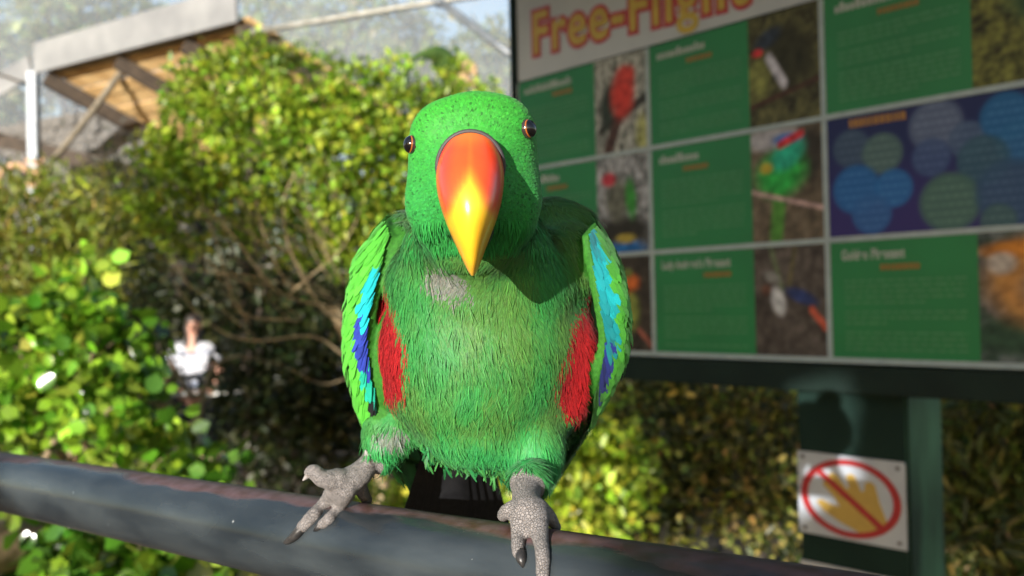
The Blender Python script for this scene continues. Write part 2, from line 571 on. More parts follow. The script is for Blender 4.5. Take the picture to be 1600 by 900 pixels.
u_left = suv(810, 130)[0]
u_c1p, u_d1, u_c2p, u_d2, u_c3p = (suv(930, 190)[0], suv(1017, 300)[0], suv(1175, 300)[0], suv(1291, 300)[0], suv(1525, 300)[0])
v_h, v_1, v_2, v_3 = suv(1291, -3)[1], suv(1291, 184)[1], suv(1291, 376)[1], suv(1291, 562)[1]
u_right = u_c3p + (u_d2 - u_c2p) * 1.15
v_top = v_h + .52
gzs = ground_h(SP.x, SP.y)
sgn = thing("information_sign", (SP + SU * .05 - SN * .08).xy.to_3d() + Vector((0, 0, gzs)), "large green bird information board on dark green timber post with white dividing strips", "sign board")
M_white = mat_noise("white_vinyl", (.30, .33, .37), (.34, .37, .41), 8, .5, .03)
M_strip = mat_plain("white_strip", (.25, .31, .33), .5)
M_gprint = mat_noise("green_print", (.002, .120, .030), (.003, .145, .037), 5, .5, .02)
M_bprint = mat_noise("blue_print", (.012, .018, .085), (.016, .028, .115), 5, .5, .02)
def rect(name, u0, u1, v0, v1, off, th, mat, parent=sgn, kind=None, bevel=0):
    c = sp((u0 + u1) / 2, (v0 + v1) / 2, off - th / 2)
    return box(name, c, SU * ((u1 - u0) / 2), SN * (th / 2), UP * ((v1 - v0) / 2), mat, parent, bevel, kind)
# backing board and frame
rect("backing_board", u_left - .004, u_right + .02, v_3 - .01, v_top, -.004, .03, M_darkgreen)
rect("frame_stile", u_left - .03, u_left - .0045, v_3 - .075, v_top, .008, .05, M_darkgreen, bevel=.004)
rect("frame_stile", u_right + .0205, u_right + .07, v_3 - .075, v_top, .008, .05, M_darkgreen, bevel=.004)
rect("frame_rail", u_left - .0042, u_right + .0202, v_3 - .072, v_3 - .012, .010, .055, M_darkgreen, bevel=.004)
# header panel
rect("header_panel", u_left, u_right, v_h + .004, v_top - .002, .0, .004, M_white)

def grid_print(name, u0, u1, v0, v1, nu, nv, fn, off=.0008):
    u = (np.arange(nu + 1)) / nu; v = (np.arange(nv + 1)) / nv
    Ug, Vg = np.meshgrid(u, v)
    col = fn(Ug.ravel(), Vg.ravel())
    if name == "photo_panel":
        col = col * (.45 + 1.0 * nz(Ug.ravel(), Vg.ravel() * 1.5, 9, u0 * 10 + v0 * 7))[:, None]
    P = np.array(SP)[None] + np.array(SU)[None] * (u0 + (u1 - u0) * Ug.ravel())[:, None] + np.array(UP)[None] * (v0 + (v1 - v0) * Vg.ravel())[:, None] + np.array(SN)[None] * off
    i = np.arange((nu + 1) * (nv + 1)).reshape(nv + 1, nu + 1)
    F = np.stack([i[:-1, :-1], i[:-1, 1:], i[1:, 1:], i[1:, :-1]], -1).reshape(-1, 4)
    if SU.cross(UP).dot(SN) < 0: F = F[:, ::-1]
    return link(name, mesh_np(name, P, F, False, col), M_print, sgn)

def nz(x, y, s, seed, oct=3):
    return np.array([noise.fractal((a * s, b * s * 1.0, seed), .8, 2.0, oct) for a, b in zip(x, y)]) * .5 + .5

def ellm(x, y, cx, cy, rx, ry, rot=0.0, soft=.4):
    c, s_ = math.cos(rot), math.sin(rot)
    dx, dy = x - cx, y - cy
    a_ = (dx * c + dy * s_) / rx; b_ = (-dx * s_ + dy * c) / ry
    return sstep(1 + soft, 1 - soft, np.sqrt(a_ * a_ + b_ * b_))[:, None]

def lerp(a, b, k): return a * (1 - k) + np.asarray(b) * k
def bgd(x, y, seed, dark, light, s=7, sx=1.0):
    k = (.55 * sstep(.2, .8, nz(x * sx, y, s, seed)) + .45 * sstep(.25, .75, nz(x * sx, y, s * 3.1, seed + 20)))[:, None]
    return np.asarray(dark) * (1 - k) + np.asarray(light) * k
def line_m(x, y, x0, y0, x1, y1, w):
    dx, dy = x1 - x0, y1 - y0
    t = np.clip(((x - x0) * dx + (y - y0) * dy) / (dx * dx + dy * dy), 0, 1)
    return sstep(w * 1.4, w * .6, np.hypot(x - x0 - t * dx, y - y0 - t * dy))[:, None]

def ph_red(x, y):
    c = bgd(x, y, 1, (.03, .035, .03), (.42, .44, .42), 5, 2.6)
    c = lerp(c, (.03, .03, .025), line_m(x, y, .1, .25, 1, .52, .05))
    c = lerp(c, (.05, .025, .02), line_m(x, y, .45, .35, .25, .02, .09))
    c = lerp(c, (.30, .32, .05), ellm(x, y, .9, .15, .12, .2) * .6)
    c = lerp(c, (.02, .03, .022), ellm(x, y, .26, .50, .13, .26, -.25))
    c = lerp(c, (.42, .035, .025), ellm(x, y, .55, .60, .22, .25, -.2))
    return lerp(c, (.40, .04, .03), ellm(x, y, .62, .78, .17, .10))
def ph_dark(x, y):
    c = bgd(x, y, 2, (.015, .014, .009), (.10, .10, .04), 6)
    c = lerp(c, (.20, .22, .06), ellm(x, y, .12, .42, .2, .2) * bgd(x, y, 8, (.2,) * 3, (1,) * 3, 9))
    c = lerp(c, (.05, .02, .016), line_m(x, y, 0, .18, 1, .34, .022))
    c = lerp(c, (.025, .025, .012), ellm(x, y, .62, .60, .32, .25, -.5))
    c = lerp(c, (.38, .38, .46), line_m(x, y, .30, .60, .50, .35, .05))
    c = lerp(c, (.02, .03, .05), ellm(x, y, .28, .78, .2, .08, .3))
    return lerp(c, (.50, .03, .04), ellm(x, y, .13, .67, .08, .035))
def ph_green(x, y):
    c = bgd(x, y, 3, (.012, .012, .008), (.16, .17, .04), 7)
    c = lerp(c, (.45, .20, .04), ellm(x, y, .10, .85, .09, .1))
    return lerp(c, (.018, .07, .035), ellm(x, y, .75, .68, .42, .28))
def ph_grey(x, y):
    c = bgd(x, y, 4, (.02, .02, .018), (.36, .38, .42), 6)
    c = lerp(c, (.02, .018, .014), ellm(x, y, .5, .22, .55, .16))
    c = lerp(c, (.10, .105, .085), ellm(x, y, .40, .55, .22, .22))
    c = lerp(c, (.03, .20, .03), ellm(x, y, .66, .55, .10, .20, .15))
    c = lerp(c, (.36, .03, .05), ellm(x, y, .24, .77, .14, .07))
    c = lerp(c, (.01, .10, .32), ellm(x, y, .55, .03, .35, .09))
    return lerp(c, (.30, .24, .04), ellm(x, y, .55, .14, .18, .05))
def ph_musk(x, y):
    c = bgd(x, y, 5, (.06, .045, .032), (.13, .105, .075), 4)
    c = lerp(c, (.30, .30, .34), ellm(x, y, .3, .92, .4, .1))
    c = lerp(c, (.03, .025, .02), ellm(x, y, .85, .75, .15, .25))
    c = lerp(c, (.06, .19, .03), line_m(x, y, .42, .5, .34, .05, .09))
    c = lerp(c, (.02, .30, .05), ellm(x, y, .42, .60, .34, .20, .1))
    c = lerp(c, (.015, .30, .20), ellm(x, y, .52, .76, .24, .12, .3))
    c = lerp(c, (.03, .10, .32), ellm(x, y, .52, .90, .2, .05))
    c = lerp(c, (.48, .03, .04), line_m(x, y, .42, .85, .72, .93, .035))
    c = lerp(c, (.32, .26, .03), ellm(x, y, .22, .66, .09, .05))
    return lerp(c, (.36, .25, .25), line_m(x, y, 0, .46, 1, .26, .02))
def ph_love(x, y):
    c = bgd(x, y, 6, (.012, .010, .008), (.05, .04, .03), 5)
    c = lerp(c, (.16, .20, .04), ellm(x, y, .55, .42, .2, .22))
    c = lerp(c, (.42, .10, .02), ellm(x, y, .55, .72, .22, .10))
    c = lerp(c, (.10, .15, .03), ellm(x, y, .50, .82, .15, .05))
    return lerp(c, (.22, .07, .05), line_m(x, y, .75, .22, 1, .05, .03))
def ph_pheas(x, y):
    c = bgd(x, y, 7, (.035, .028, .024), (.085, .072, .066), 3)
    c = lerp(c, (.10, .13, .07), line_m(x, y, .25, 1, .4, .6, .03))
    c = lerp(c, (.09, .08, .04), line_m(x, y, .6, 1, .5, .65, .03))
    c = lerp(c, (.18, .18, .18), ellm(x, y, .26, .72, .12, .05, -.3))
    c = lerp(c, (.40, .42, .46), ellm(x, y, .34, .50, .09, .13, .5))
    c = lerp(c, (.02, .035, .13), ellm(x, y, .66, .54, .22, .06, -.25))
    c = lerp(c, (.36, .07, .04), line_m(x, y, .80, .42, .98, .26, .035))
    return lerp(c, (.10, .045, .03), ellm(x, y, .17, .60, .07, .05))
def ph_gold(x, y):
    c = bgd(x, y, 9, (.02, .045, .03), (.10, .11, .12), 6)
    c = lerp(c, (.02, .05, .03), ellm(x, y, .4, .2, .6, .15))
    c = lerp(c, (.36, .17, .045), ellm(x, y, .55, .62, .46, .32))
    c = lerp(c, (.13, .13, .13), ellm(x, y, .85, .56, .45, .20))
    c = lerp(c, (.40, .15, .02), ellm(x, y, .38, .86, .34, .07))
    return lerp(c, (.40, .36, .33), ellm(x, y, .20, .76, .12, .08))

G = .006      # half width of a white strip
rows = [(v_1 + G, v_h), (v_2 + G, v_1 - G), (v_3 + G, v_2 - G)]
cols_t = [(u_left, u_c1p), (u_d1 + G, u_c2p), (u_d2 + G, u_c3p)]
cols_p = [(u_c1p, u_d1 - G), (u_c2p, u_d2 - G), (u_c3p, u_right)]
paint = [[ph_red, ph_dark, ph_green], [ph_grey, ph_musk, None], [ph_love, ph_pheas, ph_gold]]
for r, (v0, v1) in enumerate(rows):
    for c in range(3):
        if r == 1 and c == 2:
            continue
        rect("text_panel", *cols_t[c], v0, v1, .0, .003, M_gprint)
        grid_print("photo_panel", *cols_p[c], v0, v1, 40, 64, paint[r][c], .0)
# blue panel
bu0, bu1, bv0, bv1 = u_d2 + G, u_right, *rows[1]
circ = []
for px, py, r_, c_ in ((1462, 196, 44, (.085, .115, .20)), (1512, 218, 32, (.05, .085, .17)), (1572, 182, 44, (.012, .10, .26)), (1594, 222, 40, (.015, .10, .25)),
                       (1330, 232, 30, (.035, .065, .12)), (1378, 240, 33, (.065, .12, .12)), (1455, 246, 32, (.035, .065, .17)), (1536, 250, 44, (.025, .075, .12)),
                       (1338, 296, 38, (.012, .10, .30)), (1396, 294, 31, (.015, .11, .32)), (1362, 334, 32, (.02, .09, .27)), (1484, 316, 50, (.055, .125, .10)),
                       (1580, 300, 60, (.025, .065, .14)), (1560, 345, 30, (.04, .09, .10))):
    uu, vv_ = suv(px, py); ua = suv(px + r_, py)[0]
    circ.append((uu, vv_, abs(ua - uu), c_))
def ph_blue(x, y):
    u = bu0 + (bu1 - bu0) * x; v = bv0 + (bv1 - bv0) * y
    k = sstep(.2, .8, y)[:, None]
    c = np.array([.026, .020, .115]) * (1 - k) + np.array([.012, .018, .080]) * k
    for uu, vv_, r_, cc in circ:
        d = np.hypot(u - uu, (v - vv_))
        m = sstep(r_ * 1.12, r_ * .85, d)[:, None]
        txt = (np.sin(v * 2 * math.pi / .017) > .2) & (np.abs(u - uu) < np.sqrt(np.maximum(0, (r_ * .8) ** 2 - (v - vv_) ** 2))) & (np.sin(u * 700 + np.floor(v / .017) * 5) > -.75)
        c = lerp(c, cc, m * .85)
        c = lerp(c, np.array(cc) * 1.3 + .035, (txt[:, None] * m) * .45)
    return c
grid_print("blue_panel", bu0, bu1, bv0, bv1, 150, 120, ph_blue, .0)
# white dividing strips
for v in (v_1, v_2, v_3):
    rect("divider_strip", u_left - .003, u_right + .015, v - G, v + G, .0032, .006, M_strip)
for u, vt in ((u_d1, v_h), (u_d2, v_h + .0)):
    rect("divider_strip", u - G, u + G, v_3 + G, vt, .0026, .005, M_strip)
rect("divider_strip", u_left - .0035, u_left + .002, v_3 + G, v_h, .0022, .004, M_strip)

# lettering
def text_mesh(body, size, offset=0.0, shear=0.0):
    cu = bpy.data.curves.new("txt", 'FONT')
    cu.body = body; cu.space_character = 1.12; cu.size = size; cu.offset = offset; cu.shear = shear
    o = bpy.data.objects.new("txt", cu); COL.objects.link(o)
    d = bpy.context.evaluated_depsgraph_get()
    me = bpy.data.meshes.new_from_object(o.evaluated_get(d), depsgraph=d)
    bpy.data.objects.remove(o); bpy.data.curves.remove(cu)
    return me
def lettering(name, body, u, v, size, mat, off, width=None, offset=0.0, parent=sgn, tilt=0.0, ref=None, thick=0.0):
    me = text_mesh(body, size, offset)
    co = np.empty(len(me.vertices) * 3); me.vertices.foreach_get("co", co); co = co.reshape(-1, 3)
    x0, x1 = (ref if ref else (co[:, 0].min(), co[:, 0].max()))
    sx = (width / (x1 - x0)) if width else 1.0
    X = (co[:, 0] - x0) * sx; Y = co[:, 1] + X * tilt
    P = np.array(SP)[None] + np.array(SU)[None] * (u + X)[:, None] + np.array(UP)[None] * (v + Y)[:, None] + np.array(SN)[None] * off
    me.vertices.foreach_set("co", P.astype(np.float32).ravel()); me.update()
    o = link(name, me, mat, parent)
    return o, (x0, x1)
M_tred = mat_plain("red_ink", (.30, .022, .03), .5)
M_tyel = mat_plain("yellow_ink", (.36, .26, .03), .5)
M_thead = mat_plain("pale_ink", (.27, .31, .29), .5)
M_torg = mat_plain("orange_ink", (.19, .10, .010), .5)
M_ttext = mat_plain("body_text_ink", (.04, .17, .065), .5)
uF, vF = suv(835, 84); uE, vE = suv(1092, 22)
tilt = (vE - vF) / (uE - uF)
me0 = text_mesh("Free-Flig", .2)
xs = [v.co.x for v in me0.vertices]; me1 = text_mesh("Free-Flight", .2); xs1 = [v.co.x for v in me1.vertices]
wfull = (uE - uF) * (max(xs1) - min(xs1)) / (max(xs) - min(xs))
hF = suv(835, 20)[1] - vF
size = hF / .72 * 1.02
o, rf = lettering("title_lettering", "Free-Flight", uF, vF, size, M_tyel, .0026, wfull, .003, tilt=tilt)
lettering("title_outline", "Free-Flight", uF, vF, size, M_tred, .0014, wfull, .0145, tilt=tilt, ref=rf)
heads = {(2, 1): "Lady Amherst's Pheasant", (2, 2): "Golden Pheasant"}
def dashes(name, quads, mat, off):
    V, F = [], []
    for (u0, u1, v0, v1) in quads:
        b = len(V)
        V += [sp(u0, v0, off), sp(u1, v0, off), sp(u1, v1, off), sp(u0, v1, off)]
        F.append((b, b + 1, b + 2, b + 3))
    return link(name, mesh_py(name, V, F), mat, sgn)
for r, (v0, v1) in enumerate(rows):
    for c in range(3):
        if r == 1 and c == 2: continue
        u0, u1 = cols_t[c]
        w = u1 - u0; h = v1 - v0
        hx0 = u0 + w * .085; hv = v1 - h * .155
        hw_ = w * {(2, 1): .70, (2, 2): .45, (0, 1): .50, (1, 1): .40, (0, 0): .62, (1, 0): .45, (0, 2): .5}.get((r, c), .5)
        if (r, c) in heads:
            lettering("heading_lettering", heads[(r, c)], hx0, hv, .030, M_thead, .0012, hw_, .0012)
        else:                                   # heading too soft in the photograph to read: letter-sized strokes
            q = []; x = hx0
            while x < hx0 + hw_:
                lw = random.uniform(.006, .011); tall = random.random() < .3
                q.append((x, x + lw, hv, hv + (.022 if tall else .015))); x += lw + .0025
            dashes("heading_lettering", q, M_thead, .0012)
        q = []; x = hx0 + hw_ * .62
        while x < hx0 + hw_ * .62 + w * .26:
            lw = random.uniform(.005, .009)
            q.append((x, x + lw, hv - .026, hv - .013)); x += lw + .002
        dashes("subheading_lettering", q, M_torg, .0012)
        q = []; y = hv - .05; par = random.randint(2, 5)
        while y > v0 + h * .05:
            x = u0 + w * .10; end = u0 + w * (.93 if par else random.uniform(.35, .8))
            while x < end:
                lw = random.uniform(.008, .03); q.append((x, min(x + lw, end), y, y + .0052)); x += lw + .005
            y -= .0118 if par else .021
            par = par - 1 if par else random.randint(2, 5)
        dashes("body_text", q, M_ttext, .0010)
lu, lv = suv(1327, 192)
q = []; x = lu
while x < lu + (suv(1410, 180)[0] - lu):
    lw = random.uniform(.006, .011); q.append((x, x + lw, lv - .012, lv + .006)); x += lw + .0025
dashes("heading_lettering", q, mat_plain("dull_orange_ink", (.26, .12, .02), .5), .0012)

# post
up0, up1 = suv(1247, 700, -.035)[0], suv(1419, 700, -.035)[0]
pw = up1 - up0
M_post = mat_noise("green_painted_post", (.004, .013, .010), (.006, .018, .014), 7, .65, .25, 40, spec=.12)
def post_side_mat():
    m = mat_noise("green_painted_post_dappled", (.010, .034, .024), (.07, .21, .14), 9, .6, .3, 40, stretch=(1, 1, .35))  # paler green patches in the colour stand in for sun dapples
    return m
cpost = sp((up0 + up1) / 2, 0, -.035 - pw * .36)
ztop = v_3 + .02; zbot = gzs - .15 - SP.z
cc = sp((up0 + up1) / 2, (ztop + zbot) / 2, -.035 - pw * .36)
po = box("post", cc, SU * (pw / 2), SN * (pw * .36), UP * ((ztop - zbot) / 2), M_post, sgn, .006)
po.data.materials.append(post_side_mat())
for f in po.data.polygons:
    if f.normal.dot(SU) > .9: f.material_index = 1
u2 = suv(1720, 700, -.035)[0]
box("post", sp(u2, (ztop + zbot) / 2, -.035 - pw * .36), SU * (pw / 2), SN * (pw * .36), UP * ((ztop - zbot) / 2), M_post, sgn, .006)
# gable roof above the board
rl = sp(u_left - .34, 0, 0) - SP
ridge0 = suv(700, -40)
def roof_slope(sign, name):
    a0 = sp(u_left - .22, v_top + .30, -.02); a1 = sp(u_right + .3, v_top + .30, -.02)
    e = -SN * .85 * sign * -1 if False else SN * (.80 * sign)
    b0, b1 = a0 + e - UP * .44, a1 + e - UP * .44
    bm = bmesh.new()
    vs = [bm.verts.new(p) for p in (a0, a1, b1, b0)]
    n_ = (a1 - a0).cross(b0 - a0).normalized()
    if n_.z < 0: n_ = -n_
    vt = [bm.verts.new(p + n_ * .035) for p in (a0, a1, b1, b0)]
    for q in ((0, 1, 2, 3),): bm.faces.new([vs[i] for i in q]); bm.faces.new([vt[i] for i in q][::-1])
    for i in range(4): bm.faces.new((vs[i], vs[(i + 1) % 4], vt[(i + 1) % 4], vt[i]))
    link(name, mesh_bm(name, bm), M_darkgreen, sgn)
roof_slope(1, "roof_slope"); roof_slope(-1, "roof_slope")
for u in (u_left + .03, u_right - .05):
    box("roof_strut", sp(u, v_top + .13, -.05), SU * .03, SN * .03, UP * .17, M_darkgreen, sgn, .004)

# ------------------------------------------------------------------ no touching sign on the post
def pv(px, py): return suv(px, py, -.033)
q = [pv(1247, 705), pv(1418, 722), pv(1416, 858), pv(1247, 832)]
pu0 = (q[0][0] + q[3][0]) / 2 + .001; pu1 = (q[1][0] + q[2][0]) / 2 - .001
pvt = (q[0][1] + q[1][1]) / 2; pvb = (q[2][1] + q[3][1]) / 2
o_ = -.035 + .004
nts = thing("no_touching_sign", sp((pu0 + pu1) / 2, pvb, -.033), "white plate with red ring and slash over a yellow hand, screwed to post", "sign")
rect("plate", pu0, pu1, pvb, pvt, o_, .0045, mat_noise("white_plate", (.25, .275, .32), (.30, .33, .375), 14, .4, .03), nts, bevel=.001)
ecu, ecv = (pu0 + pu1) / 2, (pvb + pvt) / 2
ru, rv = (pu1 - pu0) * .465, (pvt - pvb) * .462
def flat(name, pts, off, mat, parent=nts, th=.0006):
    bm = bmesh.new()
    a_ = [bm.verts.new(sp(u, v, off)) for u, v in pts]; f = bm.faces.new(a_)
    r_ = bmesh.ops.extrude_face_region(bm, geom=[f])
    bmesh.ops.translate(bm, verts=[e for e in r_["geom"] if isinstance(e, bmesh.types.BMVert)], vec=-SN * th)
    return link(name, mesh_bm(name, bm), mat, parent)
# hand: palm and five fingers pointing up to the left
hand = [(.60, -.78), (.20, -.86), (-.20, -.66), (-.55, -.42), (-.70, -.20), (-.60, -.12), (-.38, -.22), (-.20, -.26), (-.32, -.02), (-.56, .28), (-.52, .38), (-.42, .36), (-.20, .12),
        (-.18, .16), (-.44, .52), (-.38, .62), (-.26, .60), (-.06, .26), (.0, .28), (-.06, .58), (.02, .66), (.12, .62), (.24, .22), (.30, .24), (.32, .46), (.42, .52), (.52, .44), (.60, .0), (.74, -.48)]
bm = bmesh.new()
flat("hand_symbol", [(ecu + a_ * ru * .98, ecv + b_ * rv * .98) for a_, b_ in hand], o_ + .0008, mat_plain("yellow_symbol", (.30, .20, .04), .5))
V, F = [], []
n_ = 64
for i in range(n_):
    a_ = 2 * math.pi * i / n_
    V += [sp(ecu + ru * math.cos(a_), ecv + rv * math.sin(a_), o_ + .0018), sp(ecu + ru * .85 * math.cos(a_), ecv + rv * .85 * math.sin(a_), o_ + .0018)]
for i in range(n_):
    j = (i + 1) % n_
    F.append((2 * i, 2 * j, 2 * j + 1, 2 * i + 1))
M_sred = mat_plain("sign_red", (.24, .010, .012), .45)
link("red_ring", mesh_py("red_ring", V, F), M_sred, nts)
k45 = .70
flat("red_slash", [(ecu - ru * (k45 - .05), ecv + rv * (k45 + .05)), (ecu - ru * (k45 + .05), ecv + rv * (k45 - .05)), (ecu + ru * (k45 - .05), ecv - rv * (k45 + .05)), (ecu + ru * (k45 + .05), ecv - rv * (k45 - .05))], o_ + .0024, M_sred)
for uu, vv_ in ((pu0 + .014, pvt - .012), (pu1 - .016, pvt - .014), (pu0 + .016, pvb + .012), (pu1 - .016, pvb + .014)):
    bm = bmesh.new()
    bmesh.ops.create_cone(bm, cap_ends=True, segments=12, radius1=.005, radius2=.004, depth=.003, matrix=Matrix.Translation(sp(uu, vv_, o_ + .0012)) @ SN.to_track_quat('Z', 'Y').to_matrix().to_4x4())
    link("screw", mesh_bm("screw", bm), mat_plain("screw_metal", (.05, .045, .05), .4), nts)
# a second plate just below it, only its top edge in view
p2 = suv(1250, 872, -.033)[1]
ns2 = rect("white_plate", pu0, pu1, p2 - .16, p2 - .002, o_, .0045, mat_plain("plain_white_plate", (.30, .31, .34), .4), None, bevel=.001)
tag(ns2, "white plate on the green post directly below the hand sign", "sign")
# ------------------------------------------------------------------ trees and shrubs
def ang_from_bird(P):
    """distance of each point from the sun ray through the bird and the rail beside it"""
    b = np.array(at(760, 560, .45)); s_ = np.array(TO_SUN)
    d = P - b
    return np.linalg.norm(d - (d @ s_)[:, None] * s_, axis=1)

# bright tree with bare pale branches
D = 5.0
mt_base = at(600, 640, 5.3)
mt = thing("bright_tree", (mt_base.x, mt_base.y, ground_h(mt_base.x, mt_base.y)), "bright yellow-green fine-leaved tree with bare tan branches behind the parrot", "tree")
gz = ground_h(mt_base.x, mt_base.y)
b0 = Vector((mt_base.x, mt_base.y, gz - .08))
F0 = at(560, 560, 5.1); F1 = at(520, 478, 5.0)
pl = [([b0, at(590, 640, 5.25), F0, F1], [.075, .065, .05, .035])]
def br(*pts, r=.02):
    n_ = len(pts)
    pl.append(([at(*p) for p in pts], [.36 * r * (1 - .75 * i / (n_ - 1)) for i in range(n_)]))
br((560, 565, 5.1), (539, 556, 4.95), (489, 525, 4.85), (406, 533, 4.8), (350, 520, 4.75), (300, 481, 4.7), (272, 440, 4.7), r=.024)
br((520, 478, 5.0), (470, 470, 4.9), (422, 445, 4.8), (367, 372, 4.75), (311, 317, 4.7), (270, 270, 4.7), r=.024)
br((470, 500, 4.9), (378, 489, 4.8), (345, 400, 4.75), (333, 367, 4.7), (300, 267, 4.7), (290, 220, 4.75), r=.018)
br((470, 462, 4.9), (439, 428, 4.8), (411, 361, 4.8), (395, 283, 4.8), (392, 200, 4.85), r=.018)
br((540, 500, 5.0), (511, 489, 4.9), (483, 450, 4.8), (450, 380, 4.8), (445, 306, 4.8), (478, 244, 4.8), (500, 190, 4.9), (510, 100, 5.0), r=.024)
br((545, 478, 5.0), (433, 439, 4.75), (306, 422, 4.7), (240, 400, 4.7), r=.015)
br((450, 461, 4.8), (489, 428, 4.75), (540, 380, 4.8), (580, 280, 4.9), r=.018)
br((560, 560, 5.1), (600, 420, 5.1), (640, 300, 5.1), (650, 200, 5.1), r=.03)
br((600, 440, 5.1), (700, 330, 5.2), (760, 240, 5.3), r=.025)
br((545, 590, 5.1), (500, 600, 5.0), (440, 570, 4.9), (380, 560, 4.85), r=.012)
br((422, 445, 4.8), (350, 430, 4.75), (280, 350, 4.7), (232, 300, 4.75), r=.012)
br((367, 372, 4.75), (330, 300, 4.75), (345, 200, 4.8), r=.011)
br((406, 533, 4.8), (330, 470, 4.7), (262, 420, 4.7), r=.011)
for k in range(46):
    x0, y0 = random.uniform(300, 560), random.uniform(300, 520)
    br((x0, y0, 4.85), (x0 - random.uniform(10, 50), y0 - random.uniform(20, 60), 4.8), (x0 - random.uniform(20, 110), y0 - random.uniform(50, 130), 4.78), r=.008)
limbs("trunk", pl, M_twig, mt)
mid_blobs = [blob(400, 98, 4.9, 48, 34), blob(330, 118, 4.9, 40, 34), blob(290, 150, 4.85, 34, 40), blob(345, 180, 4.8, 60, 38), blob(262, 235, 4.8, 42, 36), blob(225, 300, 4.8, 22, 30),
             blob(420, 160, 4.85, 50, 34), blob(300, 265, 4.75, 55, 36), blob(250, 330, 4.75, 36, 30), blob(400, 235, 4.8, 62, 36), blob(350, 300, 4.85, 50, 36), blob(505, 112, 5.1, 18, 34),
             blob(500, 165, 4.95, 54, 34), blob(475, 220, 4.85, 48, 34), blob(440, 300, 4.9, 60, 36), blob(560, 132, 5.0, 32, 28), blob(560, 190, 4.95, 52, 36), blob(540, 255, 4.9, 58, 40),
             blob(620, 118, 5.1, 26, 18), blob(625, 165, 5.05, 50, 34), blob(610, 235, 5.0, 48, 44), blob(530, 330, 5.0, 52, 40), blob(590, 320, 5.05, 42, 48), blob(680, 170, 5.3, 44, 34), blob(650, 280, 5.2, 60, 80),
             blob(730, 165, 5.4, 50, 40), blob(470, 380, 5.1, 46, 30), blob(560, 400, 5.15, 46, 40), blob(290, 370, 4.9, 30, 26), blob(385, 355, 5.0, 36, 24), blob(700, 112, 5.4, 16, 18), blob(455, 88, 5.0, 20, 16)]
crown("crown", mid_blobs, 1080, 15, .040, .050, .55, [(.21, .32, .022), (.28, .39, .028), (.13, .22, .016), (.35, .43, .04)], mt, shell=.25, upbias=.18, cvar=.3)
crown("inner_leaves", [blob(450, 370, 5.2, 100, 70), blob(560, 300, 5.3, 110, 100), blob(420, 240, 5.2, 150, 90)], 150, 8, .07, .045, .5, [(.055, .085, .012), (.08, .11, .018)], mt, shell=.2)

# big round-leaved shrub in front at the left, stakes beside it
lb = [blob(130, 440, 3.1, 40, 25), blob(100, 510, 3.0, 75, 45), blob(170, 545, 2.95, 55, 50), blob(60, 560, 3.0, 70, 70), blob(140, 600, 2.95, 80, 60), blob(205, 645, 2.9, 40, 50),
      blob(60, 650, 3.0, 60, 50), blob(280, 715, 2.8, 70, 35), blob(185, 690, 2.85, 70, 45), blob(340, 720, 2.75, 30, 22), blob(225, 545, 3.0, 14, 14)]
bx = at(150, 700, 3.0)
plant("round_leaved_shrub", "leafy shrub with large round shiny green leaves behind the rail", "shrub", lb, (bx.x, bx.y), .028, .35, n_clusters=210, per=11, rc=.042,
      L=.050, wratio=.80, colors=[(.13, .26, .018), (.19, .34, .024), (.07, .17, .014), (.27, .40, .04)], mat=M_leaf_gloss, shape=ROUND, shell=.45, upbias=.35)
lb2 = [blob(60, 850, 2.4, 40, 30), blob(130, 870, 2.35, 60, 40), blob(230, 860, 2.35, 50, 40), blob(300, 905, 2.4, 60, 30), blob(90, 930, 2.4, 60, 30)]
bx = at(150, 900, 2.4)
plant("low_leafy_plant", "low plant with round glossy leaves under the rail beside the log", "shrub", lb2, (bx.x, bx.y), .014, .15, n_clusters=70, per=9, rc=.05,
      L=.062, wratio=.85, colors=[(.11, .25, .02), (.22, .31, .04), (.06, .15, .014)], mat=M_leaf_gloss, shape=ROUND, shell=.4, upbias=.6)
# olive feathery shrub behind it
ob = [blob(40, 350, 4.6, 90, 60), blob(130, 385, 4.5, 60, 50), blob(20, 420, 4.6, 90, 60), blob(165, 330, 4.7, 45, 55), blob(70, 300, 4.8, 50, 30), blob(100, 450, 4.6, 80, 40), blob(10, 500, 4.6, 80, 60), blob(40, 600, 4.6, 90, 90)]
bx = at(60, 640, 4.7)
plant("feathery_shrub", "olive-yellow feathery shrub in front of the shelter's stone wall", "shrub", ob, (bx.x, bx.y), .04, .5, n_clusters=560, per=14, rc=.08,
      L=.075, wratio=.17, colors=[(.25, .29, .03), (.17, .22, .022), (.33, .33, .05)], shell=.35, upbias=.2)
# dark fir-like shrub beside the bright tree
db = [blob(185, 350, 7.0, 40, 70), blob(180, 430, 6.8, 42, 70), blob(215, 275, 7.2, 24, 40), blob(185, 510, 6.6, 42, 70), blob(190, 600, 6.6, 40, 80)]
bx = at(205, 640, 6.9)
plant("dark_shrub", "tall dark green shrub between the shelter and the bright tree", "shrub", db, (bx.x, bx.y), .06, .7, bark=M_darkbark, n_clusters=420, per=12, rc=.12,
      L=.085, wratio=.26, colors=[(.022, .036, .012), (.04, .055, .016), (.06, .06, .02)], shell=.3)
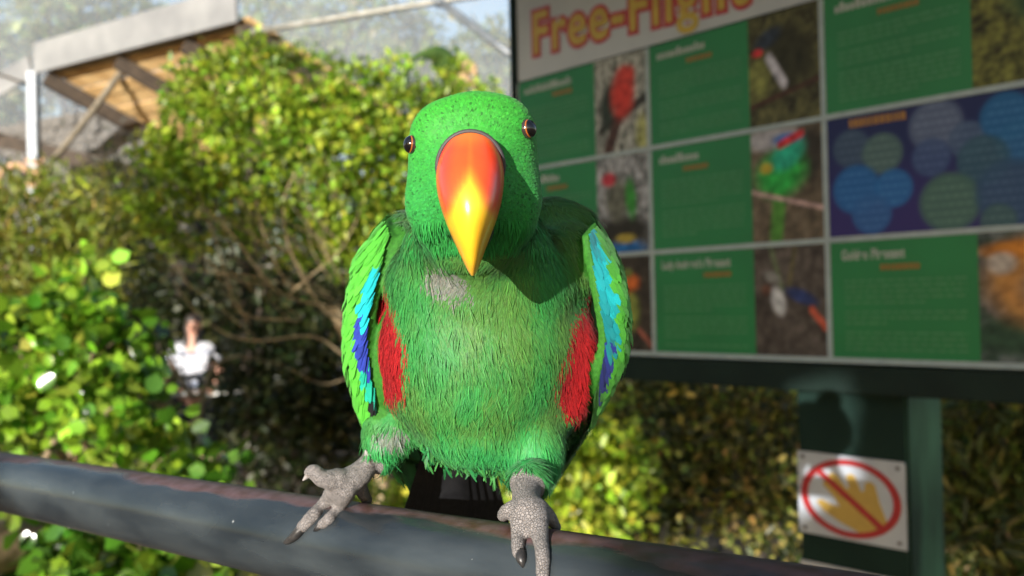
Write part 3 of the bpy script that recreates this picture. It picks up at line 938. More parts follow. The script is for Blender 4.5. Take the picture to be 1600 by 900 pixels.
# dark understorey trees and shrubs across the back
def under(name, label, cx, blobs_, dep, L, cols, n=380, grp='dark trees along the back', wr=.5, per=12):
    b_ = at(cx, 600, dep)
    plant(name, label, "tree" if "tree" in name else "shrub", blobs_, (b_.x, b_.y), .08, .6, group=grp, bark=M_darkbark, n_clusters=n, per=per, rc=.15, L=L, wratio=wr, colors=cols, shell=.3)
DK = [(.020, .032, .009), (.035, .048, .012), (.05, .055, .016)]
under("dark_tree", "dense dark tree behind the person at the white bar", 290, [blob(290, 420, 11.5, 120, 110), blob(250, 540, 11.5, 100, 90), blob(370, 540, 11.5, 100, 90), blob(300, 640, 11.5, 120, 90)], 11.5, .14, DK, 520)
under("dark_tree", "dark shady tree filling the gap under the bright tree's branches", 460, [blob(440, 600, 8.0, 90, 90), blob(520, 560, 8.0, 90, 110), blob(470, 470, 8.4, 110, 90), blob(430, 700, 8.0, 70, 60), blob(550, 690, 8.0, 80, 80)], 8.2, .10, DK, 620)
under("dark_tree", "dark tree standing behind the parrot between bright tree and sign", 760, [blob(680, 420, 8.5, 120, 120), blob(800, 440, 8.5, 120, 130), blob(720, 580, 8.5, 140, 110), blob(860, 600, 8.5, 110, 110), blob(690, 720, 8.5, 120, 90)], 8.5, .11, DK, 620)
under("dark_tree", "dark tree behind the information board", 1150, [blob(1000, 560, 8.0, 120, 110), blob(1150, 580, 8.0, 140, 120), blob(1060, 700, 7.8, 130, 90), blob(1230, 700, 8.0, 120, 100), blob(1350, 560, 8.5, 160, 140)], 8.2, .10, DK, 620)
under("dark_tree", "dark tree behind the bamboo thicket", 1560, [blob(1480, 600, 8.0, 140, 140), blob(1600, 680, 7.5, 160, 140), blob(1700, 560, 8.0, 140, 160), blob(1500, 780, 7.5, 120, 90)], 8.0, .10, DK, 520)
under("dark_tree", "dark tree by the left end of the stone wall", -60, [blob(-60, 590, 8.0, 120, 60), blob(60, 600, 8.0, 100, 60), blob(-20, 690, 8.0, 140, 80), blob(120, 660, 8.0, 90, 70)], 8.0, .10, DK, 520)
# shrubs under the board
YG = [(.10, .12, .016), (.06, .075, .012), (.15, .16, .022), (.16, .13, .035)]
hb = [blob(905, 690, 4.2, 70, 70), blob(930, 780, 4.0, 75, 60), blob(880, 800, 3.9, 50, 50), blob(960, 740, 4.1, 40, 60), blob(600, 800, 4.0, 45, 25), blob(700, 810, 4.0, 90, 30), blob(800, 790, 4.0, 80, 45)]
bx = at(900, 820, 4.2)
plant("yellow_green_shrub", "bright yellow-green shrub low behind the parrot's feet", "shrub", hb, (bx.x, bx.y), .03, .2, n_clusters=330, per=11, rc=.07, L=.055, wratio=.62,
      colors=[(.26, .35, .025), (.33, .40, .04), (.16, .24, .02)], shape=OVAL, shell=.4, upbias=.2)
for cx, lab, bl in ((1060, "speckled hedge shrub under the left end of the information board", [blob(1020, 640, 5.0, 70, 60), blob(1080, 720, 4.8, 80, 70), blob(1020, 800, 4.7, 70, 60), blob(990, 620, 5.2, 80, 50)]),
                    (1190, "speckled hedge shrub beside the green post", [blob(1170, 660, 5.0, 90, 80), blob(1190, 780, 4.7, 80, 60), blob(1230, 620, 5.3, 70, 60), blob(1260, 800, 4.6, 90, 60), blob(1110, 640, 5.2, 60, 50)])):
    bx = at(cx, 800, 4.9)
    plant("hedge_shrub", lab, "shrub", bl, (bx.x, bx.y), .035, .3, group="hedge under the board", bark=M_darkbark, n_clusters=420, per=9, rc=.10, L=.052, wratio=.55,
          colors=[(.07, .085, .015), (.035, .045, .010), (.20, .21, .035), (.30, .26, .07)], shape=OVAL, shell=.2, upbias=.2, cvar=.6)
bb = [blob(1530, 660, 3.6, 70, 60), blob(1580, 740, 3.5, 70, 70), blob(1520, 800, 3.4, 60, 70), blob(1640, 680, 3.6, 80, 100), blob(1560, 880, 3.4, 90, 60), blob(1470, 760, 3.8, 60, 120)]
bx = at(1560, 860, 3.6)
plant("bamboo_thicket", "olive thicket with long narrow leaves beside the green post", "shrub", bb, (bx.x, bx.y), .02, .25, n_clusters=430, per=10, rc=.09, L=.10, wratio=.22,
      colors=[(.10, .125, .025), (.18, .20, .04), (.28, .25, .08), (.06, .08, .016)], shell=.3, upbias=.4)
# pale trees beyond the netting
FAR = [(.17, .23, .07), (.22, .27, .09), (.12, .17, .05)]
for px, d, lab, bl in ((110, 22, "tall pale tree beyond the netting above the shelter", [blob(60, 40, 22, 80, 60), blob(150, 20, 22, 80, 60), blob(110, 100, 22, 90, 50), blob(200, 50, 22, 40, 40), blob(20, 120, 22, 70, 60), blob(90, -60, 22, 100, 60)]),
                       (480, 24, "hazy tree beyond the netting above the bright tree", [blob(430, 20, 24, 40, 40), blob(500, 60, 24, 60, 35), blob(560, 100, 24, 80, 40), blob(480, 130, 24, 80, 60), blob(560, 10, 24, 60, 25)]),
                       (660, 26, "thin hazy tree beyond the netting beside the slanting pipe", [blob(640, 70, 26, 40, 50), blob(610, 130, 26, 70, 50), blob(690, 140, 26, 70, 50)]),
                       (770, 20, "far tree beyond the netting behind the board's edge", [blob(770, 100, 20, 45, 45), blob(800, 170, 20, 80, 60), blob(860, 220, 20, 80, 60)]),
                       (300, 24, "far tree beyond the netting behind the shelter", [blob(300, 220, 24, 140, 110), blob(200, 300, 24, 140, 100), blob(420, 260, 24, 120, 110)]),
                       (-60, 20, "far tree beyond the netting left of the shelter", [blob(-60, 140, 20, 90, 120), blob(-30, 300, 20, 120, 120)]),
                       (1250, 22, "far tree beyond the netting behind the information board", [blob(1150, 300, 22, 200, 160), blob(1350, 320, 22, 200, 160), blob(1000, 330, 22, 160, 120), blob(1550, 300, 22, 180, 160)])):
    b_ = at(px, 480, d)
    plant("far_tree", lab, "tree", bl, (b_.x, b_.y), .18, 2.2, group="trees beyond the netting", bark=M_darkbark, n_clusters=300, per=13, rc=.32, L=.26, wratio=.5, colors=FAR, shell=.3)
# drooping broad leaf plant above the parrot's head
bp_ = at(700, 300, 6.4)
bl_t = thing("broad_leaf_plant", (bp_.x, bp_.y, ground_h(bp_.x, bp_.y)), "plant with one dark drooping broad leaf and brown stalks above the parrot's head", "plant")
g0 = Vector((bp_.x, bp_.y, ground_h(bp_.x, bp_.y) - .05))
tube("stem", [g0, at(715, 420, 6.4), at(712, 200, 6.4), at(704, 122, 6.35)], [.05, .045, .035, .025], M_bark, bl_t, 8, 3)
def broad(name, mids, wid, mat):
    M_ = catmull([at(*m) for m in mids], 4); W_ = catmull(np.array(wid)[:, None], 4)[:, 0]
    V, F = [], []
    for i, (p, w) in enumerate(zip(M_, W_)):
        t = Vector(M_[min(i + 1, len(M_) - 1)] - M_[max(i - 1, 0)]).normalized()
        s_ = t.cross(Vector((0, 1, .25))).normalized()
        for k, a_ in enumerate((-1, -.5, 0, .5, 1)):
            V.append(Vector(p) + s_ * w * a_ + Vector((0, .35 * w * abs(a_), 0)))
        if i:
            for k in range(4): F.append(((i - 1) * 5 + k, (i - 1) * 5 + k + 1, i * 5 + k + 1, i * 5 + k))
    o = link(name, mesh_py(name, V, F, True), mat, bl_t)
    o.modifiers.new("t", 'SOLIDIFY').thickness = .006
M_bl = mat_noise("dark_leaf", (.03, .065, .014), (.06, .11, .022), 14, .4, .2)
M_brl = mat_noise("brown_leaf", (.16, .10, .05), (.30, .21, .10), 14, .7, .3)
broad("leaf", [(704, 126, 6.35), (698, 104, 6.3), (684, 86, 6.25), (664, 84, 6.2), (648, 90, 6.18), (638, 97, 6.17)], [.06, .085, .075, .03, .018, .006], M_bl)
broad("leaf", [(712, 130, 6.4), (722, 112, 6.4), (735, 105, 6.35), (744, 118, 6.3)], [.02, .05, .05, .01], M_brl)
broad("leaf", [(708, 132, 6.4), (716, 122, 6.35), (732, 128, 6.3), (752, 140, 6.28)], [.02, .04, .035, .01], M_brl)
broad("leaf", [(716, 140, 6.4), (728, 100, 6.45), (722, 88, 6.45), (716, 82, 6.45)], [.02, .035, .03, .01], mat_noise("lime_leaf", (.14, .20, .03), (.2, .27, .05), 14, .5, .2))
# forked bare sapling in front of the person
s0 = at(288, 700, 3.6)
sap = thing("bare_sapling", (s0.x, s0.y, ground_h(s0.x, s0.y)), "leafless tan forked sapling in front of the person", "sapling")
limbs("stem", [([(s0.x, s0.y, ground_h(s0.x, s0.y) - .05), at(286, 702, 3.6), at(310, 655, 3.6), at(318, 615, 3.58)], [.014, .013, .012, .011]),
               ([at(318, 615, 3.58), at(298, 618, 3.56), at(280, 588, 3.55), at(264, 556, 3.55)], [.010, .010, .008, .004]),
               ([at(318, 617, 3.58), at(330, 580, 3.56), at(352, 562, 3.55), at(378, 554, 3.55)], [.010, .008, .007, .004])], M_twig, sap)
# pale timber stakes behind the rail
for k, (x, w) in enumerate(((72, .060), (117, .046))):
    p = at(x, 690, 3.4); gz = ground_h(p.x, p.y)
    zt = at(x, 640, 3.4).z
    b = box("timber_stake", (p.x, p.y, (gz - .08 + zt) / 2), Vector((w / 2, 0, 0)), Vector((0, w / 2, 0)), Vector((0, 0, (zt - gz + .08) / 2)), M_twig, None, .006)
    tag(b, ("thicker" if k == 0 else "thinner") + " pale timber stake standing in the round-leaved shrub behind the rail", "stake", "timber stakes behind the rail")
# log under the rail at the left
lg = thing("log", at(20, 900, 2.2).xy.to_3d() + Vector((0, 0, ground_h(0, 2.2))), "cut brown log lying on a pile under the rail", "log")
la, lb_ = at(-60, 872, 2.25), at(110, 838, 2.5)
tube("log_body", [la, la.lerp(lb_, .35) + Vector((0, 0, .01)), la.lerp(lb_, .7), lb_], [.075, .07, .066, .06], mat_noise("log_bark", (.12, .075, .04), (.36, .25, .14), 12, .85, .6, 40), lg, 14, 4)
for t in (.15, .85):
    c = la.lerp(lb_, t); gz = ground_h(c.x, c.y)
    tube("log_stand", [(c.x, c.y, gz - .05), (c.x, c.y, (gz + c.z) / 2), (c.x, c.y, c.z)], [.05, .045, .045], M_bark, lg, 10, 2)
# grey pipe end beside the log
ga, gb = at(-120, 862, 2.6), at(34, 828, 2.7)
gp = thing("low_pipe", (gb.x, gb.y, ground_h(gb.x, gb.y)), "short grey pipe rail beside the log under the dark hand rail", "pipe")
tube("pipe_bar", [ga, (ga + gb) / 2, gb], [.012] * 3, M_steel, gp, 10, 2)
tube("pipe_leg", [(gb.x, gb.y, ground_h(gb.x, gb.y) - .05), (gb.x, gb.y, gb.z - .1), gb], [.012] * 3, M_steel, gp, 10, 2)

# unseen trees added behind the photographer to shade the board and the undergrowth
def ray_dist(P, q):
    s_ = np.array(TO_SUN); d = P - np.array(q)
    return np.linalg.norm(d - (d @ s_)[:, None] * s_, axis=1)
SUNNY = [(at(722, 265, .40), .113), (at(665, 440, .45), .125), (at(780, 450, .45), .085), (at(680, 620, .46), .13), (at(520, 770, .46), .14), (at(820, 820, .41), .085), (at(300, 800, .57), .10), (at(100, 760, .68), .10),
         (at(100, 560, 3.0), .45), (at(200, 640, 2.9), .38), (at(280, 715, 2.8), .3), (at(150, 870, 2.4), .3), (at(920, 760, 4.1), .33), (at(303, 560, 9.0), .5), (at(60, 400, 4.6), .5)]  # added crowns leave out leaves along these sun rays, keeping the spots lit
def sunny(P):
    k_ = np.ones(len(P), bool)
    for q, r_ in SUNNY: k_ &= ray_dist(P, q) > r_
    return k_
def shade_keep(P): return sunny(P)
ts = np.array(TO_SUN)
def shade_pt(p, t): return tuple(np.array(p) + ts * t)
sb = [(shade_pt(sp(u_left + .12, v_), 5.5), (.42, .45, .40)) for v_ in (.0, .35, .7)] + [(shade_pt(sp(.0, .25), 5.6), (.55, .55, .5)), (shade_pt(sp(-.35, .15), 5.4), (.5, .5, .45)), (shade_pt(sp(.35, .35), 5.6), (.55, .5, .5)), (shade_pt(sp(-.45, .5), 5.8), (.45, .5, .45)),
      (shade_pt(sp(.15, -.18), 5.9), (.35, .4, .30)), (shade_pt(sp(.5, -.05), 5.7), (.5, .5, .45)), (shade_pt(sp(.1, .75), 5.7), (.7, .6, .5)), (shade_pt(sp(-.1, 0.0), 6.2), (.4, .5, .35)),
      (shade_pt(at(1130, 690, 5.0), 8.2), (.5, .6, .35))]
sb += [(shade_pt(sp((pu0 + pu1) / 2 + a_, ecv + b_), 5.3), (.13, .2, .11)) for a_ in (-.07, .07) for b_ in (-.10, .05, .2) for _ in range(4)]
bt = sb[3][0]
plant("added_shade_tree", "unseen leafy tree added behind the viewpoint to shade the board", "tree", sb, (bt[0] + .6, bt[1] - 1.2), .14, 3.0, n_clusters=3400, per=24, rc=.11, L=.06, wratio=.6,
      colors=[(.06, .12, .015), (.09, .16, .02)], shell=.1, keep=shade_keep, limb_ok=sunny)
sb2 = [(shade_pt(at(460, 590, 6.0), 8.2), (1.0, .9, .65)), (shade_pt(at(520, 500, 6.5), 8.4), (.8, .8, .6)), (shade_pt(at(600, 640, 6.5), 8.4), (.9, .8, .6)), (shade_pt(at(430, 690, 6.5), 8.4), (.8, .8, .5))]
bt = sb2[0][0]
plant("added_shade_tree", "unseen leafy tree added left of the viewpoint to shade the undergrowth", "tree", sb2, (bt[0] - .4, bt[1] + .2), .16, 2.2, n_clusters=800, per=20, rc=.15, L=.08, wratio=.6,
      colors=[(.06, .12, .015), (.09, .16, .02)], shell=.1, keep=shade_keep, limb_ok=sunny)
# ------------------------------------------------------------------ person at the far rail
PD = 9.0
pf = at(303, 600, PD)
pgz = ground_h(pf.x, pf.y)
px0, py0 = pf.x, pf.y
ptop = at(303, 491, PD).z
k = (ptop - pgz) / 1.70                     # scale to the height seen
person = thing("person", (px0, py0, pgz), "person in a white and grey striped top standing with hands on a pale bar", "person")
M_skin = mat_plain("skin", (.42, .22, .15), .55)
M_hair = mat_noise("dark_hair", (.010, .007, .005), (.03, .02, .015), 60, .5, .4)
M_jeans = mat_noise("dark_trousers", (.015, .018, .03), (.03, .035, .05), 40, .85, .2)
def shirt_mat():
    m, n, l, b = new_mat("striped_top")
    tc = n.new("ShaderNodeTexCoord"); sep = n.new("ShaderNodeSeparateXYZ"); l.new(tc.outputs["Object"], sep.inputs[0])
    r = n.new("ShaderNodeValToRGB"); r.color_ramp.interpolation = 'CONSTANT'
    z0, z1 = pgz + .85 * k, pgz + 1.45 * k
    mr = n.new("ShaderNodeMapRange"); mr.inputs[1].default_value = z0; mr.inputs[2].default_value = z1
    l.new(sep.outputs["Z"], mr.inputs[0]); l.new(mr.outputs[0], r.inputs[0])
    cs = [(0, (.15, .17, .22)), (.18, (.36, .38, .43)), (.26, (.10, .12, .18)), (.34, (.33, .35, .40)), (.40, (.02, .025, .04)), (.48, (.42, .43, .47)), (.80, (.20, .22, .28)), (.86, (.42, .43, .47))]
    r.color_ramp.elements[0].color = (*cs[0][1], 1)
    r.color_ramp.elements[1].position = cs[1][0]; r.color_ramp.elements[1].color = (*cs[1][1], 1)
    for p, c in cs[2:]:
        e = r.color_ramp.elements.new(p); e.color = (*c, 1)
    ns = n.new("ShaderNodeTexNoise"); ns.inputs["Scale"].default_value = 14; l.new(tc.outputs["Object"], ns.inputs["Vector"])
    ad = n.new("ShaderNodeMath"); ad.operation = 'MULTIPLY_ADD'; ad.inputs[1].default_value = .12; l.new(ns.outputs["Fac"], ad.inputs[0]); l.new(mr.outputs[0], ad.inputs[2])
    l.new(ad.outputs[0], r.inputs[0]); l.new(r.outputs[0], b.inputs["Base Color"]); b.inputs["Roughness"].default_value = .85
    return m
def wpt(x, y, z): return Vector((px0 + x * k, py0 + y * k, pgz + z * k))

def skin_obj(name, verts, edges, radii, mat, parent, root=0, sub=2):
    me = bpy.data.meshes.new(name)
    me.from_pydata([tuple(v) for v in verts], edges, [])
    o = link(name, me, mat, parent)
    o.modifiers.new("skin", 'SKIN').use_smooth_shade = True
    sk = me.skin_vertices[0].data
    for i, r in enumerate(radii):
        r = r if isinstance(r, tuple) else (r, r)
        sk[i].radius = (r[0] * k, r[1] * k); sk[i].use_root = (i == root)
    s = o.modifiers.new("sub", 'SUBSURF'); s.levels = sub; s.render_levels = sub
    return o
V, E, Rr = [], [], []
def jv(p, r, par=None):
    V.append(wpt(*p)); Rr.append(r)
    if par is not None: E.append((par, len(V) - 1))
    return len(V) - 1
pel = jv((0, 0, .92), (.15, .10)); wst = jv((0, 0, 1.08), (.135, .09), pel); ch = jv((0, .0, 1.28), (.16, .10), wst); nb_ = jv((0, .01, 1.42), (.07, .06), ch)
nk = jv((.005, .0, 1.50), .05, nb_); hd = jv((.012, -.015, 1.57), (.066, .078), nk); ht = jv((.015, -.01, 1.645), (.062, .075), hd)
for s in (-1, 1):
    hip = jv((.10 * s, 0, .86), .09, pel); kn = jv((.11 * s, -.02, .48), .055, hip); an = jv((.11 * s, .01, .08), .038, kn); jv((.12 * s, -.13, .03), .032, an)
    sh = jv((.175 * s, .01, 1.37), .055, ch); el = jv((.26 * s, .04, 1.11), .040, sh); wr = jv((.245 * s, -.13, .945), .027, el); pm = jv((.240 * s, -.20, .945), (.036, .02), wr)
    for f in range(4):
        fb = jv((.240 * s + (f - 1.5) * .019, -.245, .95), .0095, pm); jv((.240 * s + (f - 1.5) * .021, -.285 + .006 * abs(f - 1.5), .925), .008, fb)
    tb = jv((.240 * s - s * .045, -.215, .93), .011, pm); jv((.240 * s - s * .055, -.25, .915), .009, tb)
skin_obj("body", V, E, Rr, M_skin, person)
# top with short sleeves
V, E, Rr = [], [], []
a0 = jv((0, 0, .88), (.175, .125)); a1 = jv((0, 0, 1.08), (.165, .115), a0); a2 = jv((0, 0, 1.28), (.185, .125), a1); a3 = jv((0, .01, 1.405), (.09, .075), a2)
for s in (-1, 1):
    b1 = jv((.18 * s, .012, 1.37), .068, a2); jv((.238 * s, .03, 1.20), .062, b1)
skin_obj("top", V, E, Rr, shirt_mat(), person)
V, E, Rr = [], [], []
a0 = jv((0, 0, .90), (.165, .115))
for s in (-1, 1):
    b1 = jv((.10 * s, 0, .80), .10, a0); b2 = jv((.11 * s, -.02, .48), .072, b1); jv((.11 * s, .008, .09), .06, b2)
skin_obj("trousers", V, E, Rr, M_jeans, person)
# hair: long, over the back and one side of the head
bm = bmesh.new()
for (x, y, z, rx, ry, rz) in ((.0, .025, 1.63, .082, .088, .082), (-.035, .03, 1.56, .062, .075, .12), (.0, .05, 1.48, .075, .055, .14), (-.055, .02, 1.45, .035, .045, .12), (.05, .03, 1.50, .035, .05, .10), (-.05, -.05, 1.42, .03, .03, .08), (.055, -.045, 1.43, .028, .03, .07)):
    bmesh.ops.create_icosphere(bm, subdivisions=3, radius=1, matrix=Matrix.Translation(wpt(x, y, z)) @ Matrix.Diagonal((rx * k, ry * k, rz * k, 1)))
ho = link("hair", mesh_bm("hair", bm, True), M_hair, person)
rmh = ho.modifiers.new("r", 'REMESH'); rmh.mode = 'VOXEL'; rmh.voxel_size = .014; rmh.use_smooth_shade = True
# face
for s in (-1, 1):
    bm = bmesh.new(); bmesh.ops.create_icosphere(bm, subdivisions=2, radius=.011 * k, matrix=Matrix.Translation(wpt(.014 + .028 * s, -.083, 1.60)))
    link("eye", mesh_bm("eye", bm, True), M_hair, person)
    bm = bmesh.new(); bmesh.ops.create_icosphere(bm, subdivisions=2, radius=1, matrix=Matrix.Translation(wpt(.014 + .074 * s, .0, 1.59)) @ Matrix.Diagonal((.01 * k, .02 * k, .03 * k, 1)))
    link("ear", mesh_bm("ear", bm, True), M_skin, person)
bm = bmesh.new(); bmesh.ops.create_cone(bm, cap_ends=True, segments=8, radius1=.016 * k, radius2=.006 * k, depth=.045 * k, matrix=Matrix.Translation(wpt(.014, -.098, 1.575)) @ Matrix.Rotation(R(20), 4, 'X'))
link("nose", mesh_bm("nose", bm, True), M_skin, person)
bm = bmesh.new(); bmesh.ops.create_icosphere(bm, subdivisions=2, radius=1, matrix=Matrix.Translation(wpt(.014, -.088, 1.537)) @ Matrix.Diagonal((.025 * k, .008 * k, .007 * k, 1)))
link("mouth", mesh_bm("mouth", bm, True), mat_plain("lips", (.30, .10, .09), .5), person)
# pale bar they hold
hb_ = wpt(0, -.235, .918)
br_ = thing("pale_rail", (hb_.x, hb_.y, pgz), "pale grey tubular bar in front of the person", "railing")
xl, xr = at(150, 604, PD).x, at(402, 604, PD).x
M_pale = mat_plain("pale_grey_paint", (.50, .50, .47), .5)
tube("bar", [(xl, hb_.y, hb_.z), (hb_.x, hb_.y, hb_.z), (xr, hb_.y, hb_.z)], [.02] * 3, M_pale, br_, 12, 2)
for x in (xl + .05, xr - .04):
    tube("upright", [(x, hb_.y, pgz - .05), (x, hb_.y, (pgz + hb_.z) / 2), (x, hb_.y, hb_.z)], [.02] * 3, M_pale, br_, 12, 2)
# ------------------------------------------------------------------ hand rail
RAIL_R = 0.024
RA, RB = at(525, 851, 0.487), at(825, 908, 0.403)
RD = (RB - RA).normalized()

def rail_mat():
    m, n, l, b = new_mat("worn_painted_steel")
    tc = n.new("ShaderNodeTexCoord")
    sep = n.new("ShaderNodeSeparateXYZ")
    l.new(tc.outputs["Object"], sep.inputs[0])
    ns = n.new("ShaderNodeTexNoise"); ns.inputs["Scale"].default_value = 45; ns.inputs["Detail"].default_value = 8
    mp = n.new("ShaderNodeMapping"); mp.inputs["Scale"].default_value = (0.25, 1, 1)
    l.new(tc.outputs["Object"], mp.inputs[0]); l.new(mp.outputs[0], ns.inputs["Vector"])
    # paint worn through along the top where birds perch, tinted purple for sky sheen
    ad = n.new("ShaderNodeMath"); ad.operation = 'MULTIPLY_ADD'
    l.new(ns.outputs["Fac"], ad.inputs[0]); ad.inputs[1].default_value = 0.016
    l.new(sep.outputs["Z"], ad.inputs[2])
    mr = n.new("ShaderNodeMapRange"); mr.inputs[1].default_value = 0.0288; mr.inputs[2].default_value = 0.0308
    l.new(ad.outputs[0], mr.inputs[0])
    n2 = n.new("ShaderNodeTexNoise"); n2.inputs["Scale"].default_value = 38; n2.inputs["Detail"].default_value = 6
    mp2 = n.new("ShaderNodeMapping"); mp2.inputs["Scale"].default_value = (0.3, 1, 1)
    l.new(tc.outputs["Object"], mp2.inputs[0]); l.new(mp2.outputs[0], n2.inputs["Vector"])
    r1 = n.new("ShaderNodeValToRGB")
    r1.color_ramp.elements[0].color = (0.012, 0.016, 0.020, 1); r1.color_ramp.elements[1].color = (0.044, 0.053, 0.057, 1)
    r1.color_ramp.elements[0].position = .35; r1.color_ramp.elements[1].position = .7
    l.new(n2.outputs["Fac"], r1.inputs[0])
    n3 = n.new("ShaderNodeTexNoise"); n3.inputs["Scale"].default_value = 120; n3.inputs["Detail"].default_value = 5
    l.new(tc.outputs["Object"], n3.inputs["Vector"])
    r2 = n.new("ShaderNodeValToRGB")
    r2.color_ramp.elements[0].color = (0.055, 0.024, 0.014, 1); r2.color_ramp.elements[1].color = (0.11, 0.065, 0.068, 1)
    r2.color_ramp.elements[0].position = .3; r2.color_ramp.elements[1].position = .65
    l.new(n3.outputs["Fac"], r2.inputs[0])
    mx = n.new("ShaderNodeMix"); mx.data_type = 'RGBA'
    l.new(mr.outputs[0], mx.inputs[0]); l.new(r1.outputs[0], mx.inputs[6]); l.new(r2.outputs[0], mx.inputs[7])
    # a few pale chips and droppings
    vo = n.new("ShaderNodeTexNoise"); vo.inputs["Scale"].default_value = 210; vo.inputs["Detail"].default_value = 2
    l.new(tc.outputs["Object"], vo.inputs["Vector"])
    ch = n.new("ShaderNodeMapRange"); ch.inputs[1].default_value = 0.75; ch.inputs[2].default_value = 0.80
    l.new(vo.outputs["Fac"], ch.inputs[0])
    mx2 = n.new("ShaderNodeMix"); mx2.data_type = 'RGBA'
    l.new(ch.outputs[0], mx2.inputs[0]); l.new(mx.outputs[2], mx2.inputs[6]); mx2.inputs[7].default_value = (.3, .31, .3, 1)
    l.new(mx2.outputs[2], b.inputs["Base Color"])
    rr = n.new("ShaderNodeMapRange"); rr.inputs[3].default_value = 0.2; rr.inputs[4].default_value = 0.5
    l.new(mr.outputs[0], rr.inputs[0]); l.new(rr.outputs[0], b.inputs["Roughness"])
    bp = n.new("ShaderNodeBump"); bp.inputs["Strength"].default_value = 0.25; bp.inputs["Distance"].default_value = 0.0008
    l.new(ns.outputs["Fac"], bp.inputs["Height"]); l.new(bp.outputs[0], b.inputs["Normal"])
    return m

M_rail = rail_mat()
railp = (RA + RB) / 2
rail = thing("hand_rail", (railp.x, railp.y, ground_h(railp.x, railp.y)), "dark painted round steel hand rail with worn rusty, sheen-tinted top, under the parrot", "railing")
# the bar: local X along the rail, local Z up across it
L0, L1 = -2.1, 0.62
bm = bmesh.new()
NS, NL = 40, 60
rings = []
for i in range(NL + 1):
    x = L0 + (L1 - L0) * i / NL
    rings.append([bm.verts.new((x, RAIL_R * math.cos(2 * math.pi * k / NS), RAIL_R * math.sin(2 * math.pi * k / NS))) for k in range(NS)])
for i in range(NL):
    for k in range(NS):
        bm.faces.new((rings[i][k], rings[i][(k + 1) % NS], rings[i + 1][(k + 1) % NS], rings[i + 1][k]))
bm.faces.new(rings[0][::-1]); bm.faces.new(rings[-1])
bar = link("rail_bar", mesh_bm("rail_bar", bm, True), M_rail)
XA = RD; YA = Vector((0, 0, 1)).cross(XA).normalized(); ZA = XA.cross(YA)
RM = Matrix((XA, YA, ZA)).transposed().to_4x4()
bar.parent = rail
bar.matrix_parent_inverse = Matrix.Translation(-rail.location)
bar.matrix_basis = Matrix.Translation(railp) @ RM
for s in (L0 + .1, L1 - .06):
    p = railp + RD * s
    gz = ground_h(p.x, p.y)
    tube("support_post", [(p.x, p.y, gz - .1), (p.x, p.y, (gz + p.z) / 2), (p.x, p.y, p.z)], [.021] * 3, M_rail, rail, 20, 2)

def rail_hit(px, py):
    """point of the rail's near surface along the view of a pixel (planning aid for the toes)"""
    o, d = CAM - railp, ray(px, py)
    oo = o - RD * o.dot(RD); dd = d - RD * d.dot(RD)
    a, b, c = dd.dot(dd), 2 * oo.dot(dd), oo.dot(oo) - RAIL_R ** 2
    D = b * b - 4 * a * c
    if D < 0:
        t = -b / (2 * a)
        return t + RAIL_R * .1
    return (-b - math.sqrt(D)) / (2 * a)

# ------------------------------------------------------------------ parrot
def S(d): return d / FPX
parts_bm = bmesh.new()

def ell(px, py, d, rx, rd, rz, rot=0.0):
    s = S(d)
    m = Matrix.Translation(at(px, py, d)) @ Matrix.Rotation(rot, 4, 'Y') @ Matrix.Diagonal((rx * s, rd * s, rz * s, 1))
    bmesh.ops.create_icosphere(parts_bm, subdivisions=4, radius=1.0, matrix=m)

def chain(pts, onrail=False, step=.0012, scute=0.0):
    """pts: px, py, depth or None (lies on the rail), radius in px"""
    Q = []
    for (px, py, d, r) in pts:
        if d is None:
            h = rail_hit(px, py)
            d = h - r * S(h) * .75
        p = at(px, py, d)
        Q.append([*p, r * S(d)])
    C = catmull(Q, 10)
    acc = 0
    for i, c in enumerate(C):
        if i: acc += np.linalg.norm(c[:3] - C[i - 1][:3])
        r = c[3] * (1 + scute * math.sin(acc * 2 * math.pi / .0042))
        bmesh.ops.create_icosphere(parts_bm, subdivisions=2, radius=1.0, matrix=Matrix.Translation(Vector(c[:3])) @ Matrix.Scale(max(r, .0008), 4))
    return [Vector(c[:3]) for c in C]

# head
ell(740, 262, .408, 104, 98, 110)
ell(699, 217, .405, 64, 78, 64)
ell(780, 209, .405, 62, 78, 64)
ell(741, 206, .404, 70, 80, 66)
ell(690, 318, .406, 62, 70, 70)
ell(787, 312, .408, 64, 74, 78)
ell(737, 285, .388, 66, 58, 82)
ell(738, 372, .418, 82, 70, 62)
# neck and trunk
ell(745, 385, .440, 116, 92, 86)
ell(752, 448, .458, 152, 118, 105)
ell(752, 540, .464, 162, 128, 145)
ell(756, 642, .474, 116, 118, 96)
ell(750, 592, .467, 148, 126, 108)
ell(628, 418, .478, 44, 70, 78, .25)
ell(885, 412, .472, 54, 72, 76, -.2)
ell(616, 550, .474, 42, 62, 102)
ell(886, 555, .466, 52, 66, 100)
ell(884, 622, .468, 38, 58, 48)
ell(760, 480, .525, 150, 110, 150)
ell(872, 352, .488, 66, 62, 44, .3)
ell(650, 370, .49, 50, 60, 44, -.3)
# thighs
ell(610, 672, .478, 44, 50, 58)
ell(598, 708, .480, 30, 34, 34)
ell(842, 704, .452, 44, 50, 66)
ell(828, 752, .428, 33, 36, 34)

def wing_shell(F, O, B, thick):
    n = 8
    cf = catmull([at(*p) for p in F], n); co = catmull([at(*p) for p in O], n); cb = catmull([at(*p) for p in B], n)
    rows = [np.array(catmull([a, b, (b * .35 + c * .65) + (b - a) * .25, c], 5)) for a, b, c in zip(cf, co, cb)]
    G = np.array(rows)                      # u (down the wing) x v (front edge to back)
    du = np.gradient(G, axis=0); dv = np.gradient(G, axis=1)
    N = unit(np.cross(du, dv))
    return G, N

